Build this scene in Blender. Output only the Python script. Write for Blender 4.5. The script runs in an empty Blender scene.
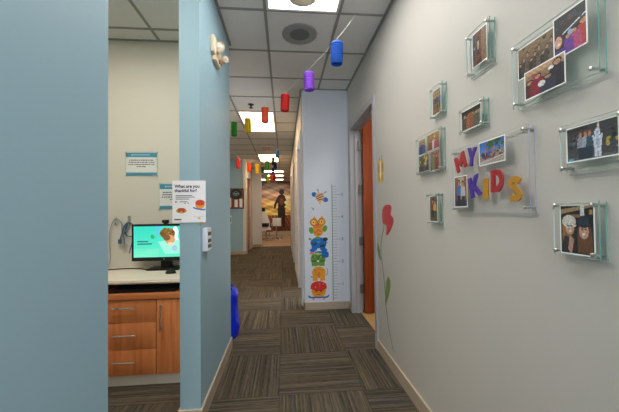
import bpy, bmesh, math, random
from mathutils import Vector, Matrix
random.seed(7)
S = bpy.context.scene
COL = S.collection
PI = math.pi
CE = 2.945                      # ceiling height
XR, XL = 0.87, -0.52            # corridor walls
# ------------------------------------------------------------------ colour / materials
def lin(c):
    return tuple(((v/255)/12.92 if v/255 <= .04045 else ((v/255+.055)/1.055)**2.4) for v in c)
def newmat(name):
    m = bpy.data.materials.new(name); m.use_nodes = True
    nt = m.node_tree; return m, nt, nt.nodes['Principled BSDF']
def mat(name, c, rough=.6, metal=0, spec=.3, bump=0, bscale=200, var=0, vscale=3, trans=0, clear=0):
    m, nt, b = newmat(name)
    b.inputs['Base Color'].default_value = (*lin(c), 1)
    b.inputs['Roughness'].default_value = rough; b.inputs['Metallic'].default_value = metal
    b.inputs['Specular IOR Level'].default_value = spec
    if clear: b.inputs['Coat Weight'].default_value = clear
    N, L = nt.nodes, nt.links
    if bump or var:
        g = N.new('ShaderNodeNewGeometry')
    if var:
        n = N.new('ShaderNodeTexNoise'); n.inputs['Scale'].default_value = vscale; n.inputs['Detail'].default_value = 4
        L.new(g.outputs['Position'], n.inputs['Vector'])
        r = N.new('ShaderNodeValToRGB')
        l = lin(c); r.color_ramp.elements[0].color = (*[v*(1-var) for v in l], 1); r.color_ramp.elements[1].color = (*[min(1, v*(1+var)) for v in l], 1)
        r.color_ramp.elements[0].position = .3; r.color_ramp.elements[1].position = .7
        L.new(n.outputs['Fac'], r.inputs['Fac']); L.new(r.outputs['Color'], b.inputs['Base Color'])
    if bump:
        n2 = N.new('ShaderNodeTexNoise'); n2.inputs['Scale'].default_value = bscale; n2.inputs['Detail'].default_value = 2
        L.new(g.outputs['Position'], n2.inputs['Vector'])
        bp = N.new('ShaderNodeBump'); bp.inputs['Strength'].default_value = bump; bp.inputs['Distance'].default_value = .002
        L.new(n2.outputs['Fac'], bp.inputs['Height']); L.new(bp.outputs['Normal'], b.inputs['Normal'])
    return m
def wood(name, c1, c2, axis='Z', rough=.35, scale=1.0):
    m, nt, b = newmat(name); N, L = nt.nodes, nt.links
    g = N.new('ShaderNodeNewGeometry'); mp = N.new('ShaderNodeMapping')
    s = {'Z': (22, 22, 1.2), 'X': (1.2, 22, 22), 'Y': (22, 1.2, 22)}[axis]
    mp.inputs['Scale'].default_value = tuple(v*scale for v in s)
    L.new(g.outputs['Position'], mp.inputs['Vector'])
    n = N.new('ShaderNodeTexNoise'); n.inputs['Scale'].default_value = 1.6; n.inputs['Detail'].default_value = 6; n.inputs['Distortion'].default_value = .6
    L.new(mp.outputs['Vector'], n.inputs['Vector'])
    r = N.new('ShaderNodeValToRGB'); r.color_ramp.elements[0].position = .32; r.color_ramp.elements[1].position = .7
    r.color_ramp.elements[0].color = (*lin(c1), 1); r.color_ramp.elements[1].color = (*lin(c2), 1)
    L.new(n.outputs['Fac'], r.inputs['Fac']); L.new(r.outputs['Color'], b.inputs['Base Color'])
    b.inputs['Roughness'].default_value = rough; b.inputs['Specular IOR Level'].default_value = .35
    return m
def emis(name, c, s):
    m, nt, b = newmat(name)
    b.inputs['Base Color'].default_value = (*lin(c), 1)
    b.inputs['Emission Color'].default_value = (*lin(c), 1); b.inputs['Emission Strength'].default_value = s
    return m
def attrmat(name, rough=.5, emit=0, spec=.3, clear=0):
    m, nt, b = newmat(name)
    a = nt.nodes.new('ShaderNodeAttribute'); a.attribute_name = 'Col'
    nt.links.new(a.outputs['Color'], b.inputs['Base Color'])
    b.inputs['Roughness'].default_value = rough; b.inputs['Specular IOR Level'].default_value = spec
    if emit:
        nt.links.new(a.outputs['Color'], b.inputs['Emission Color']); b.inputs['Emission Strength'].default_value = emit
    return m
def glassmat(name, tint, gl=.08):
    m, nt, b = newmat(name); N, L = nt.nodes, nt.links; N.remove(b)
    t = N.new('ShaderNodeBsdfTransparent'); t.inputs['Color'].default_value = (*tint, 1)
    g = N.new('ShaderNodeBsdfGlossy'); g.inputs['Roughness'].default_value = .05
    f = N.new('ShaderNodeLayerWeight'); f.inputs['Blend'].default_value = .5
    pw = N.new('ShaderNodeMath'); pw.operation = 'POWER'; L.new(f.outputs['Facing'], pw.inputs[0]); pw.inputs[1].default_value = 5
    md = N.new('ShaderNodeMath'); md.operation = 'MULTIPLY_ADD'; L.new(pw.outputs[0], md.inputs[0]); md.inputs[1].default_value = .14; md.inputs[2].default_value = .008
    x = N.new('ShaderNodeMixShader'); L.new(md.outputs[0], x.inputs[0]); L.new(t.outputs[0], x.inputs[1]); L.new(g.outputs[0], x.inputs[2])
    L.new(x.outputs[0], N['Material Output'].inputs['Surface']); return m

M = {}
M['wall_grey'] = mat('grey wall paint', (188, 184, 178), .55, bump=.15, bscale=350)
M['wall_blue'] = mat('light blue wall paint', (148, 179, 193), .5, bump=.15, bscale=350)
M['wall_cream'] = mat('cream wall paint', (208, 206, 194), .6, bump=.1, bscale=350)
M['wall_white'] = mat('pale wall paint', (208, 214, 226), .55, bump=.1, bscale=350)
M['base'] = mat('taupe rubber baseboard', (174, 158, 140), .45)
M['base_dark'] = mat('grey toe kick', (232, 222, 210), .5)
M['cap'] = mat('baseboard top bead', (186, 172, 152), .45)
M['grid'] = mat('grey ceiling grid metal', (150, 148, 144), .5)
M['door_frame'] = mat('grey painted steel frame', (166, 164, 168), .4)
M['frame_light'] = mat('pale painted door frame', (186, 188, 196), .4)
M['door_wood'] = wood('orange cherry door veneer', (136, 58, 26), (162, 76, 36), 'Z', .3)
M['door_brown'] = wood('brown door veneer', (150, 92, 58), (178, 116, 76), 'Z', .35)
M['cab_wood'] = wood('cherry cabinet laminate', (204, 116, 66), (226, 144, 88), 'Z', .35)
M['cab_edge'] = wood('cherry edge laminate', (200, 116, 66), (220, 138, 84), 'X', .35)
M['counter'] = mat('beige laminate worktop', (232, 219, 203), .35, var=.06, vscale=90)
M['steel'] = mat('brushed steel', (200, 200, 198), .28, metal=1)
M['chrome'] = mat('chrome', (220, 222, 225), .12, metal=1)
M['black'] = mat('black plastic', (22, 22, 24), .35)
M['dark'] = mat('dark grey plastic', (48, 48, 50), .5)
M['key'] = mat('key caps', (40, 42, 46), .6)
M['white'] = mat('white plastic', (232, 232, 230), .4)
M['ivory'] = mat('ivory plastic', (226, 218, 200), .4)
M['paper'] = mat('white paper', (238, 238, 244), .7)
M['vinyl'] = mat('tan vinyl floor', (186, 150, 98), .35, var=.05)
M['glass'] = glassmat('clear acrylic sheet', (.984, .997, .993))
M['glass_edge'] = mat('green acrylic edge', (98, 158, 146), .25, spec=.6)
M['glass_rim'] = mat('pale acrylic edge', (196, 214, 212), .25, spec=.6)
M['clearglass'] = glassmat('colourless acrylic sheet', (.995, .996, .998))
M['clear_edge'] = mat('lilac acrylic edge', (158, 162, 184), .25, spec=.6)
M['ink'] = mat('navy ink', (36, 48, 88), .7)
M['greyink'] = mat('grey ink', (95, 100, 112), .7)
M['print'] = attrmat('glossy photo print', .35, spec=.4)
M['decal'] = attrmat('matt vinyl sticker', .5)
M['screen'] = attrmat('lit screen', .3, emit=.45)
M['mural'] = attrmat('printed mural', .5)
M['panel'] = emis('light panel diffuser', (255, 252, 246), 9)
M['panel_warm'] = emis('warm light panel diffuser', (255, 216, 168), 11)
M['fill_nook'] = emis('nook fill panel glow', (255, 245, 230), 13)  # emission for the unseen panel added to brighten the nook
M['panel_far'] = emis('far light panel diffuser', (255, 244, 226), 17)
m, nt, b = newmat('frosted lens'); b.inputs['Base Color'].default_value = (.50, .47, .40, 1)
_t = nt.nodes.new('ShaderNodeBsdfTranslucent'); _t.inputs['Color'].default_value = (.95, .9, .8, 1); _x = nt.nodes.new('ShaderNodeMixShader'); _x.inputs[0].default_value = .08
nt.links.new(b.outputs[0], _x.inputs[1]); nt.links.new(_t.outputs[0], _x.inputs[2]); nt.links.new(_x.outputs[0], nt.nodes['Material Output'].inputs['Surface']); M['frost'] = m
M['hinge'] = mat('dark hinge steel', (120, 118, 116), .45, metal=.8)
M['string'] = mat('white string', (225, 225, 220), .7)
M['ruler_green'] = mat('sage green vinyl', (120, 148, 120), .6)
M['ruler_grey'] = mat('grey vinyl', (132, 142, 158), .6)
M['cable_grey'] = mat('grey cable', (150, 160, 168), .5)
M['cable_blue'] = mat('slate blue cable', (84, 112, 146), .5)
M['blue_bag'] = mat('bright blue nylon', (14, 40, 205), .35, bump=.6, bscale=30)
M['cork'] = mat('brown cork', (120, 74, 42), .9, var=.2, vscale=40)
M['far_wall'] = mat('far room wall', (190, 175, 155), .7)

def carpet():
    m, nt, b = newmat('striped carpet tiles'); N, L = nt.nodes, nt.links
    g = N.new('ShaderNodeNewGeometry'); sp = N.new('ShaderNodeSeparateXYZ'); L.new(g.outputs['Position'], sp.inputs[0])
    def ma(op, a, bb=None, c=None):
        n = N.new('ShaderNodeMath'); n.operation = op
        for i, v in enumerate((a, bb, c)):
            if v is None: continue
            if isinstance(v, (int, float)): n.inputs[i].default_value = v
            else: L.new(v, n.inputs[i])
        return n.outputs[0]
    T = .61
    tx = ma('DIVIDE', ma('ADD', sp.outputs[0], .0475), T); ty = ma('DIVIDE', ma('SUBTRACT', sp.outputs[1], 2.738), T)
    ix, iy = ma('FLOOR', tx), ma('FLOOR', ty)
    par = ma('FLOORED_MODULO', ma('ADD', ix, iy), 2)            # 0 lengthwise, 1 crosswise
    def mix(f, a, bb): return ma('ADD', ma('MULTIPLY', a, ma('SUBTRACT', 1, f)), ma('MULTIPLY', bb, f))
    s = mix(par, sp.outputs[0], sp.outputs[1]); t = mix(par, sp.outputs[1], sp.outputs[0])
    tid = ma('ADD', ma('MULTIPLY', ix, 7.31), ma('MULTIPLY', iy, 3.77))
    def noise(a, bb, c, sc=1, det=2):
        cb = N.new('ShaderNodeCombineXYZ')
        for i, v in enumerate((a, bb, c)): L.new(v, cb.inputs[i])
        n = N.new('ShaderNodeTexNoise'); n.inputs['Scale'].default_value = sc; n.inputs['Detail'].default_value = det
        L.new(cb.outputs[0], n.inputs['Vector']); return n.outputs['Fac']
    wide = noise(ma('MULTIPLY', s, 66), ma('MULTIPLY', t, 1.0), tid)
    fine = noise(ma('MULTIPLY', s, 150), ma('MULTIPLY', t, 14), tid)
    hue = noise(ma('MULTIPLY', s, 85), ma('MULTIPLY', t, .8), ma('ADD', tid, 40))
    pile = noise(ma('MULTIPLY', s, 420), ma('MULTIPLY', t, 420), tid)
    r = N.new('ShaderNodeValToRGB'); e = r.color_ramp.elements
    e[0].position = .25; e[0].color = (*lin((50, 46, 44)), 1); e[1].position = .75; e[1].color = (*lin((132, 122, 104)), 1)
    for p, c in ((.38, (68, 62, 57)), (.48, (86, 79, 70)), (.56, (100, 91, 80)), (.64, (112, 103, 86))):
        q = e.new(p); q.color = (*lin(c), 1)
    L.new(ma('ADD', ma('MULTIPLY', wide, .7), ma('MULTIPLY', fine, .3)), r.inputs['Fac'])
    r2 = N.new('ShaderNodeValToRGB'); e = r2.color_ramp.elements
    e[0].position = .36; e[0].color = (.72, .80, 1.05, 1); e[1].position = .66; e[1].color = (1.06, .95, .80, 1)
    q = e.new(.46); q.color = (.93, 1.0, .90, 1); q = e.new(.56); q.color = (1.0, .97, .9, 1)
    L.new(hue, r2.inputs['Fac'])
    mx = N.new('ShaderNodeMix'); mx.data_type = 'RGBA'; mx.blend_type = 'MULTIPLY'; mx.inputs[0].default_value = 1
    L.new(r.outputs[0], mx.inputs[6]); L.new(r2.outputs[0], mx.inputs[7])
    # tile brightness and seams
    fx, fy = ma('FRACT', tx), ma('FRACT', ty)
    edge = ma('MINIMUM', ma('MINIMUM', fx, ma('SUBTRACT', 1, fx)), ma('MINIMUM', fy, ma('SUBTRACT', 1, fy)))
    seam = ma('LESS_THAN', edge, .008)
    br = ma('ADD', ma('MULTIPLY', ma('FRACT', ma('MULTIPLY', ma('SINE', tid), 43.7)), .14), .90)
    br = ma('MULTIPLY', br, ma('SUBTRACT', 1, ma('MULTIPLY', seam, .22)))
    br = ma('MULTIPLY', br, ma('ADD', .7, ma('MULTIPLY', pile, .6)))
    vs = N.new('ShaderNodeVectorMath'); vs.operation = 'SCALE'; L.new(mx.outputs[2], vs.inputs[0]); L.new(br, vs.inputs['Scale'])
    L.new(vs.outputs[0], b.inputs['Base Color']); b.inputs['Roughness'].default_value = .95; b.inputs['Specular IOR Level'].default_value = .1
    bp = N.new('ShaderNodeBump'); bp.inputs['Strength'].default_value = .4; bp.inputs['Distance'].default_value = .004
    L.new(fine, bp.inputs['Height']); L.new(bp.outputs[0], b.inputs['Normal'])
    return m
M['carpet'] = carpet()
def tilemat():
    m, nt, b = newmat('mineral fibre ceiling tile'); N, L = nt.nodes, nt.links
    g = N.new('ShaderNodeNewGeometry'); n = N.new('ShaderNodeTexNoise'); n.inputs['Scale'].default_value = 220; n.inputs['Detail'].default_value = 3
    L.new(g.outputs['Position'], n.inputs['Vector'])
    r = N.new('ShaderNodeValToRGB'); r.color_ramp.elements[0].position = .3; r.color_ramp.elements[1].position = .5
    r.color_ramp.elements[0].color = (*lin((202, 200, 196)), 1); r.color_ramp.elements[1].color = (*lin((230, 228, 224)), 1)
    L.new(n.outputs['Fac'], r.inputs['Fac']); L.new(r.outputs[0], b.inputs['Base Color']); b.inputs['Roughness'].default_value = .9
    return m
M['tile'] = tilemat()
def woodfloor():
    m, nt, b = newmat('wood plank floor'); N, L = nt.nodes, nt.links
    g = N.new('ShaderNodeNewGeometry'); br = N.new('ShaderNodeTexBrick')
    br.inputs['Scale'].default_value = 1; br.inputs['Brick Width'].default_value = 1.1; br.inputs['Row Height'].default_value = .16; br.inputs['Mortar Size'].default_value = .004
    br.inputs['Color1'].default_value = (*lin((196, 160, 124)), 1); br.inputs['Color2'].default_value = (*lin((176, 138, 104)), 1); br.inputs['Mortar'].default_value = (*lin((120, 90, 66)), 1)
    L.new(g.outputs['Position'], br.inputs['Vector']); L.new(br.outputs['Color'], b.inputs['Base Color']); b.inputs['Roughness'].default_value = .3
    return m
M['woodfloor'] = woodfloor()
# ------------------------------------------------------------------ mesh builder
class MB:
    def __init__(s): s.bm = bmesh.new(); s.mi = 0
    def _f(s, vs):
        try: f = s.bm.faces.new(vs); f.material_index = s.mi; return f
        except ValueError: return None
    def box(s, x0, x1, y0, y1, z0, z1, bev=0, seg=2):
        x0, x1 = sorted((x0, x1)); y0, y1 = sorted((y0, y1)); z0, z1 = sorted((z0, z1))
        v = [s.bm.verts.new(p) for p in ((x0,y0,z0),(x1,y0,z0),(x1,y1,z0),(x0,y1,z0),(x0,y0,z1),(x1,y0,z1),(x1,y1,z1),(x0,y1,z1))]
        fs = [s._f([v[i] for i in q]) for q in ((0,3,2,1),(4,5,6,7),(0,1,5,4),(1,2,6,5),(2,3,7,6),(3,0,4,7))]
        if bev:
            es = list({e for f in fs for e in f.edges})
            r = bmesh.ops.bevel(s.bm, geom=es, offset=bev, segments=seg, affect='EDGES', profile=.5)
            for f in r['faces']: f.material_index = s.mi
        return fs
    def prism(s, pts, axis, a, b):
        """polygon pts in the two other axes, extruded a..b along axis"""
        def mk(p, t): return {'Z': (p[0], p[1], t), 'Y': (p[0], t, p[1]), 'X': (t, p[0], p[1])}[axis]
        A = [s.bm.verts.new(mk(p, a)) for p in pts]; B = [s.bm.verts.new(mk(p, b)) for p in pts]
        s._f(A); s._f(B[::-1]); n = len(pts)
        for i in range(n): s._f([A[i], B[i], B[(i+1) % n], A[(i+1) % n]])
    def tube(s, pts, r, n=8, cap=True):
        pts = [Vector(p) for p in pts]; rings = []
        up = None
        for i, p in enumerate(pts):
            d = (pts[min(i+1, len(pts)-1)] - pts[max(i-1, 0)]).normalized()
            if up is None: up = d.orthogonal().normalized()
            up = (up - d*up.dot(d)).normalized(); side = d.cross(up)
            rr = r[i] if isinstance(r, (list, tuple)) else r
            rings.append([s.bm.verts.new(p + (up*math.cos(2*PI*k/n) + side*math.sin(2*PI*k/n))*rr) for k in range(n)])
        for a, b in zip(rings, rings[1:]):
            for k in range(n): s._f([a[k], a[(k+1) % n], b[(k+1) % n], b[k]])
        if cap: s._f(rings[0][::-1]); s._f(rings[-1])
    def lathe(s, prof, c=(0,0,0), axis=(0,0,1), n=24, cap=True):
        """prof: (radius, height) along axis"""
        q = Vector((0,0,1)).rotation_difference(Vector(axis).normalized()); c = Vector(c)
        rings = [[s.bm.verts.new(c + q @ Vector((r*math.cos(2*PI*k/n), r*math.sin(2*PI*k/n), h))) for k in range(n)] for r, h in prof]
        for a, b in zip(rings, rings[1:]):
            for k in range(n): s._f([a[k], a[(k+1) % n], b[(k+1) % n], b[k]])
        if cap: s._f(rings[0][::-1]); s._f(rings[-1])
    def ball(s, c, r, sc=(1,1,1)):
        ret = bmesh.ops.create_uvsphere(s.bm, u_segments=16, v_segments=10, radius=r)
        for v in ret['verts']: v.co = Vector((v.co.x*sc[0], v.co.y*sc[1], v.co.z*sc[2])) + Vector(c)
        for f in {f for v in ret['verts'] for f in v.link_faces}: f.material_index = s.mi
OFF = {}
def link(name, me, parent, loc):
    o = bpy.data.objects.new(name, me); COL.objects.link(o)
    if parent is not None:
        off = OFF[parent]; me.transform(Matrix.Translation(-off)); o.parent = parent; OFF[o] = off
    else:
        loc = Vector(loc) if loc else Vector((0,0,0))
        me.transform(Matrix.Translation(-loc)); o.location = loc; OFF[o] = loc
    return o
def build(name, mb, mats, parent=None, loc=None, smooth=False, kind=None, label=None, norm=True):
    if norm: bmesh.ops.recalc_face_normals(mb.bm, faces=mb.bm.faces)
    me = bpy.data.meshes.new(name); mb.bm.to_mesh(me); mb.bm.free()
    if not isinstance(mats, (list, tuple)): mats = [mats]
    for m in mats: me.materials.append(M[m] if isinstance(m, str) else m)
    if smooth:
        me.polygons.foreach_set('use_smooth', [True]*len(me.polygons))
        try: me.set_sharp_from_angle(angle=math.radians(35))
        except Exception: pass
    o = link(name, me, parent, loc)
    if kind: o['kind'] = kind
    if label: o['label'] = label
    return o
def thing(name, label, cat, loc, group=None):
    o = bpy.data.objects.new(name, None); COL.objects.link(o); o.location = loc; o.empty_display_size = .1
    OFF[o] = Vector(loc); o['label'] = label; o['category'] = cat
    if group: o['group'] = group
    return o
def tag(o, label, cat, group=None):
    o['label'] = label; o['category'] = cat
    if group: o['group'] = group
    return o
def bx(name, m, *b, parent=None, kind=None, bev=0, label=None, loc=None):
    mb = MB(); mb.box(*b, bev=bev); return build(name, mb, m, parent, loc=loc, kind=kind, label=label, smooth=bool(bev))
def frame_uv(axis, o):
    """returns map (u,v,depth)->world for a surface: 'R' right wall facing -X (u towards -Y), 'F' facing the camera -Y (u towards +X)"""
    if axis == 'R': return lambda u, v, d: Vector((o[0]-d, o[1]-u, o[2]+v))
    return lambda u, v, d: Vector((o[0]+u, o[1]-d, o[2]+v))
# ------------------------------------------------------------------ painter: coloured cells in one mesh
def inside(pt, poly):
    x, y = pt; c = False; n = len(poly); j = n-1
    for i in range(n):
        xi, yi = poly[i]; xj, yj = poly[j]
        if (yi > y) != (yj > y) and x < (xj-xi)*(y-yi)/(yj-yi)+xi: c = not c
        j = i
    return c
class Paint:
    def __init__(s, w, h, nx, ny, bg=None):
        s.w, s.h, s.nx, s.ny = w, h, nx, ny; s.g = [[bg]*nx for _ in range(ny)]
    def _each(s, u0, v0, u1, v1, fn):
        for j in range(max(0, int(v0*s.ny)-1), min(s.ny, int(v1*s.ny)+2)):
            for i in range(max(0, int(u0*s.nx)-1), min(s.nx, int(u1*s.nx)+2)):
                u, v = (i+.5)/s.nx, (j+.5)/s.ny
                c = fn(u, v)
                if c is not None: s.g[j][i] = c
    def rect(s, u0, v0, u1, v1, c): s._each(u0, v0, u1, v1, lambda u, v: c if u0 <= u <= u1 and v0 <= v <= v1 else None); return s
    def grad(s, u0, v0, u1, v1, a, b):
        s._each(u0, v0, u1, v1, lambda u, v: tuple(a[k]+(b[k]-a[k])*(v-v0)/(v1-v0) for k in range(3)) if u0 <= u <= u1 and v0 <= v <= v1 else None); return s
    def ell(s, cu, cv, ru, rv, c, rot=0):
        R = max(ru, rv*s.h/s.w, rv, ru*s.w/s.h); cs, sn = math.cos(rot), math.sin(rot)
        def fn(u, v):
            x, y = (u-cu)*s.w, (v-cv)*s.h; a, b = x*cs+y*sn, -x*sn+y*cs
            return c if (a/(ru*s.w))**2+(b/(rv*s.h))**2 <= 1 else None
        s._each(cu-R*1.2, cv-R*1.2, cu+R*1.2, cv+R*1.2, fn); return s
    def poly(s, pts, c):
        us = [p[0] for p in pts]; vs = [p[1] for p in pts]
        s._each(min(us), min(vs), max(us), max(vs), lambda u, v: c if inside((u, v), pts) else None); return s
    def line(s, pts, t, c):
        for (a, b), (d, e) in zip(pts, pts[1:]):
            L = math.hypot((d-a)*s.w, (e-b)*s.h) or 1e-6; nu, nv = -(e-b)*s.h/L*t/2, (d-a)*s.w/L*t/2
            s.poly([(a+nu/s.w, b+nv/s.h), (d+nu/s.w, e+nv/s.h), (d-nu/s.w, e-nv/s.h), (a-nu/s.w, b-nv/s.h)], c)
        return s
    def mesh(s, name, fmap, material, parent=None, loc=None, thick=0, label=None):
        bm = bmesh.new(); cl = bm.loops.layers.float_color.new('Col'); V = {}
        def vert(i, j, d=0):
            k = (i, j, d)
            if k not in V: V[k] = bm.verts.new(fmap(i/s.nx*s.w, j/s.ny*s.h, d))
            return V[k]
        def col(f, c):
            l = (*lin(c), 1)
            for lp in f.loops: lp[cl] = l
        for j in range(s.ny):
            i = 0
            while i < s.nx:
                c = s.g[j][i]
                if c is None: i += 1; continue
                f = bm.faces.new([vert(i, j), vert(i+1, j), vert(i+1, j+1), vert(i, j+1)]); col(f, c)
                if thick:
                    for (di, dj, a, b) in ((-1,0,(i,j),(i,j+1)), (1,0,(i+1,j),(i+1,j+1)), (0,-1,(i,j),(i+1,j)), (0,1,(i,j+1),(i+1,j+1))):
                        ii, jj = i+di, j+dj
                        if not (0 <= ii < s.nx and 0 <= jj < s.ny) or s.g[jj][ii] is None:
                            f = bm.faces.new([vert(*a), vert(*b), vert(*b, -thick), vert(*a, -thick)]); col(f, c)
                i += 1
        if thick and all(c is not None for r in s.g for c in r):
            f = bm.faces.new([vert(0, 0, -thick), vert(0, s.ny, -thick), vert(s.nx, s.ny, -thick), vert(s.nx, 0, -thick)]); col(f, (240, 240, 240))
        me = bpy.data.meshes.new(name); bm.to_mesh(me); bm.free(); me.materials.append(M[material])
        o = link(name, me, parent, loc)
        if label: o['label'] = label
        return o
# ------------------------------------------------------------------ text
def text_mesh(body, size=1, offset=0, extrude=0, align='LEFT'):
    cu = bpy.data.curves.new('lettering', 'FONT'); cu.body = body; cu.size = size; cu.offset = offset; cu.extrude = extrude; cu.align_x = align
    cu.resolution_u = 4
    o = bpy.data.objects.new('lettering', cu); COL.objects.link(o)
    bpy.context.view_layer.update()
    dg = bpy.context.evaluated_depsgraph_get()
    me = bpy.data.meshes.new_from_object(o.evaluated_get(dg)); bpy.data.objects.remove(o); bpy.data.curves.remove(cu)
    return me
def text(name, body, fmap, size, material, parent, depth=.001, offset=0, align='LEFT', at=(0,0)):
    me = text_mesh(body, size, offset, 0, align)
    for v in me.vertices: v.co = fmap(v.co.x+at[0], v.co.y+at[1], depth)
    me.materials.clear(); me.materials.append(M[material]); return link(name, me, parent, None)
def arc(cx, cy, rx, ry, a0, a1, n=10): return [(cx+rx*math.cos(math.radians(a0+(a1-a0)*i/n)), cy+ry*math.sin(math.radians(a0+(a1-a0)*i/n))) for i in range(n+1)]
GLYPH = {
 'M': [(0,0),(0,1),(.24,1),(.5,.58),(.76,1),(1,1),(1,0),(.74,0),(.74,.5),(.5,.16),(.26,.5),(.26,0)],
 'Y': [(.35,0),(.35,.42),(0,1),(.31,1),(.5,.68),(.69,1),(1,1),(.65,.42),(.65,0)],
 'K': [(0,0),(0,1),(.30,1),(.30,.64),(.64,1),(1,1),(.58,.54),(1,0),(.66,0),(.37,.36),(.30,.28),(.30,0)],
 'I': [(0,0),(0,1),(1,1),(1,0)],
 'D': [(0,0),(0,1)]+arc(.45,.5,.55,.5,90,-90)+[(.001,0),(.32,.26)]+arc(.42,.5,.28,.24,-90,90)+[(.32,.74),(.32,.2601)],
}
_c = arc(.5,.725,.33,.15,20,270,14)+arc(.5,.275,.33,.15,90,-160,14)[1:]
def _s():
    L_, R_ = [], []
    for i, (x, y) in enumerate(_c):
        x0, y0 = _c[max(0, i-1)]; x1, y1 = _c[min(len(_c)-1, i+1)]; d = math.hypot(x1-x0, y1-y0); nx, ny = -(y1-y0)/d, (x1-x0)/d
        L_.append((x+nx*.135, y+ny*.125)); R_.append((x-nx*.135, y-ny*.125))
    return L_+R_[::-1]
GLYPH['S'] = _s()
def fit_letter(ch, Y, Z, w, h, rot, c, parent, glit):
    cs, sn = math.cos(rot), math.sin(rot); pts = []
    for u_, v_ in GLYPH[ch]:
        x, y = (u_-.5)*w, (v_-.5)*h; pts.append((Y-(x*cs-y*sn), Z+(x*sn+y*cs)))
    m = MB(); m.prism(pts, 'X', .8405, .8345)
    o = build('letter', m, glit, parent); o['label'] = '%s glitter letter %s' % (c, ch); return o
# ================================================================== THE SETTING
def st(name, m, *b): return bx(name, m, *b, kind='structure')
st('floor', 'carpet', -4, XR, -3, 11.25, -.05, 0)
st('floor_threshold', 'carpet', XR, XR+.10, 2.76, 3.74, -.05, 0)
st('floor_side_room', 'vinyl', XR+.10, 3.2, 1.8, 3.9, -.05, .0)
st('floor_far_room', 'woodfloor', -4, 4, 11.25, 16.1, -.05, 0)
st('ceiling', 'tile', -4, 4, -3, 16.1, CE, CE+.05)
# ceiling grid: T-bars on a two-foot module
mb = MB(); G1 = -.137; R0 = 2.387; T = .61
vis = lambda x, y: (x < XR+.1)
for k in range(-4, 2):
    x = G1 + k*T
    mb.box(x-.012, x+.012, -1.2 if x > XL else 2.92, 11.2 if x < .25 else 3.92, CE-.006, CE)
for j in range(-5, 15):
    y = R0 + j*T
    mb.box(XL if y < 2.92 else -2.6, XR if y < 3.9 else .25, y-.012, y+.012, CE-.0055, CE)
for j in range(5): mb.box(-2.6, XL-.123, 2.709-j*T-.012, 2.709-j*T+.012, CE-.0055, CE)
for k in range(-2, 1): mb.box(-1.165+k*T-.012, -1.165+k*T+.012, -.4, 2.90, CE-.006, CE)
mb.box(XR-.022, XR, -1.2, 3.92, CE-.008, CE); mb.box(XL, XL+.022, 1.9, 2.92, CE-.008, CE); mb.box(.25, XR, 3.90, 3.92, CE-.008, CE)
mb.box(.228, .25, 3.92, 11.2, CE-.008, CE); mb.box(-2.6, -.65, 2.88, 2.90, CE-.008, CE)
build('trim_1', mb, 'grid', kind='structure')
for j in range(4):
    y = 12.1 + j*1.22; st('trim_%d' % (j+2), 'grid', -4, 4, y-.012, y+.012, CE-.006, CE)
# right wall with door opening Y 2.82..3.74
DY0, DY1, DZ = 2.76, 3.74, 2.36
mb = MB(); mb.box(XR, XR+.13, -3, DY0, 0, CE); mb.box(XR, XR+.13, DY1, 3.92, 0, CE); mb.box(XR, XR+.13, DY0, DY1, DZ, CE)
build('wall_right', mb, 'wall_grey', kind='structure')
# growth-chart wall
st('wall_end', 'wall_white', .265, XR+.13, 3.92, 4.08, 0, CE)
# far right wall with three door openings
mb = MB(); a = .25; b = .37
cuts = [(4.14, 5.08), (6.7, 7.62), (8.7, 9.62)]
y = 4.08
for c0, c1 in cuts:
    mb.box(a, b, y, c0, 0, CE); mb.box(a, b, c0, c1, 2.38, CE); y = c1
mb.box(a, b, y, 11.25, 0, CE)
build('wall_far_right', mb, 'wall_cream', kind='structure')
# left walls
mb = MB(); mb.box(XL-.123, XL, -3, .924, 0, CE); build('wall_near_left', mb, 'wall_blue', kind='structure')
st('wall_left', 'wall_blue', XL-.123, XL, 1.887, 2.92, 0, CE)
st('wall_nook_back', 'wall_cream', -2.6, XL-.123, 2.90, 2.92, 0, CE); st('wall_nook_left', 'wall_cream', -2.72, -2.6, -.4, 2.92, 0, CE); st('wall_nook_front', 'wall_cream', -2.72, XL-.123, -.52, -.4, 0, CE)
st('wall_far_left', 'wall_blue', -4, -1.27, 9.3, 9.42, 0, CE)
st('wall_light_seal', 'wall_blue', -4.1, -4, 2.9, 11.25, 0, CE)  # unseen wall, added to seal the left side against outside light
mb = MB(); mb.box(-1.27, -1.17, 9.28, 9.5, 0, CE); mb.box(-1.27, -1.17, 9.5, 10.45, 2.42, CE); mb.box(-1.27, -1.17, 10.45, 11.2, 0, CE)
build('wall_white_return', mb, 'wall_cream', kind='structure')
st('wall_white_end', 'wall_white', -1.17, -.83, 11.1, 11.25, 0, CE)
mb = MB(); mb.box(-4, -.83, 11.2, 11.25, 0, CE); mb.box(.25, 4, 11.2, 11.25, 0, CE); build('wall_far_room_front', mb, 'far_wall', kind='structure')
st('wall_far_room_back', 'far_wall', -4, 4, 16.05, 16.2, 0, CE)
mb = MB(); mb.box(-4.1, -4, 11.25, 16.2, 0, CE); mb.box(4, 4.1, 11.25, 16.2, 0, CE); build('wall_far_room_sides', mb, 'far_wall', kind='structure')
# small room behind the open door
mb = MB(); mb.box(XR+.13, 3.2, 3.86, 3.92, 0, CE); mb.box(3.2, 3.3, 1.7, 3.92, 0, CE); mb.box(XR+.13, 3.2, 1.7, 1.8, 0, CE); build('wall_side_room', mb, 'wall_cream', kind='structure')
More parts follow.
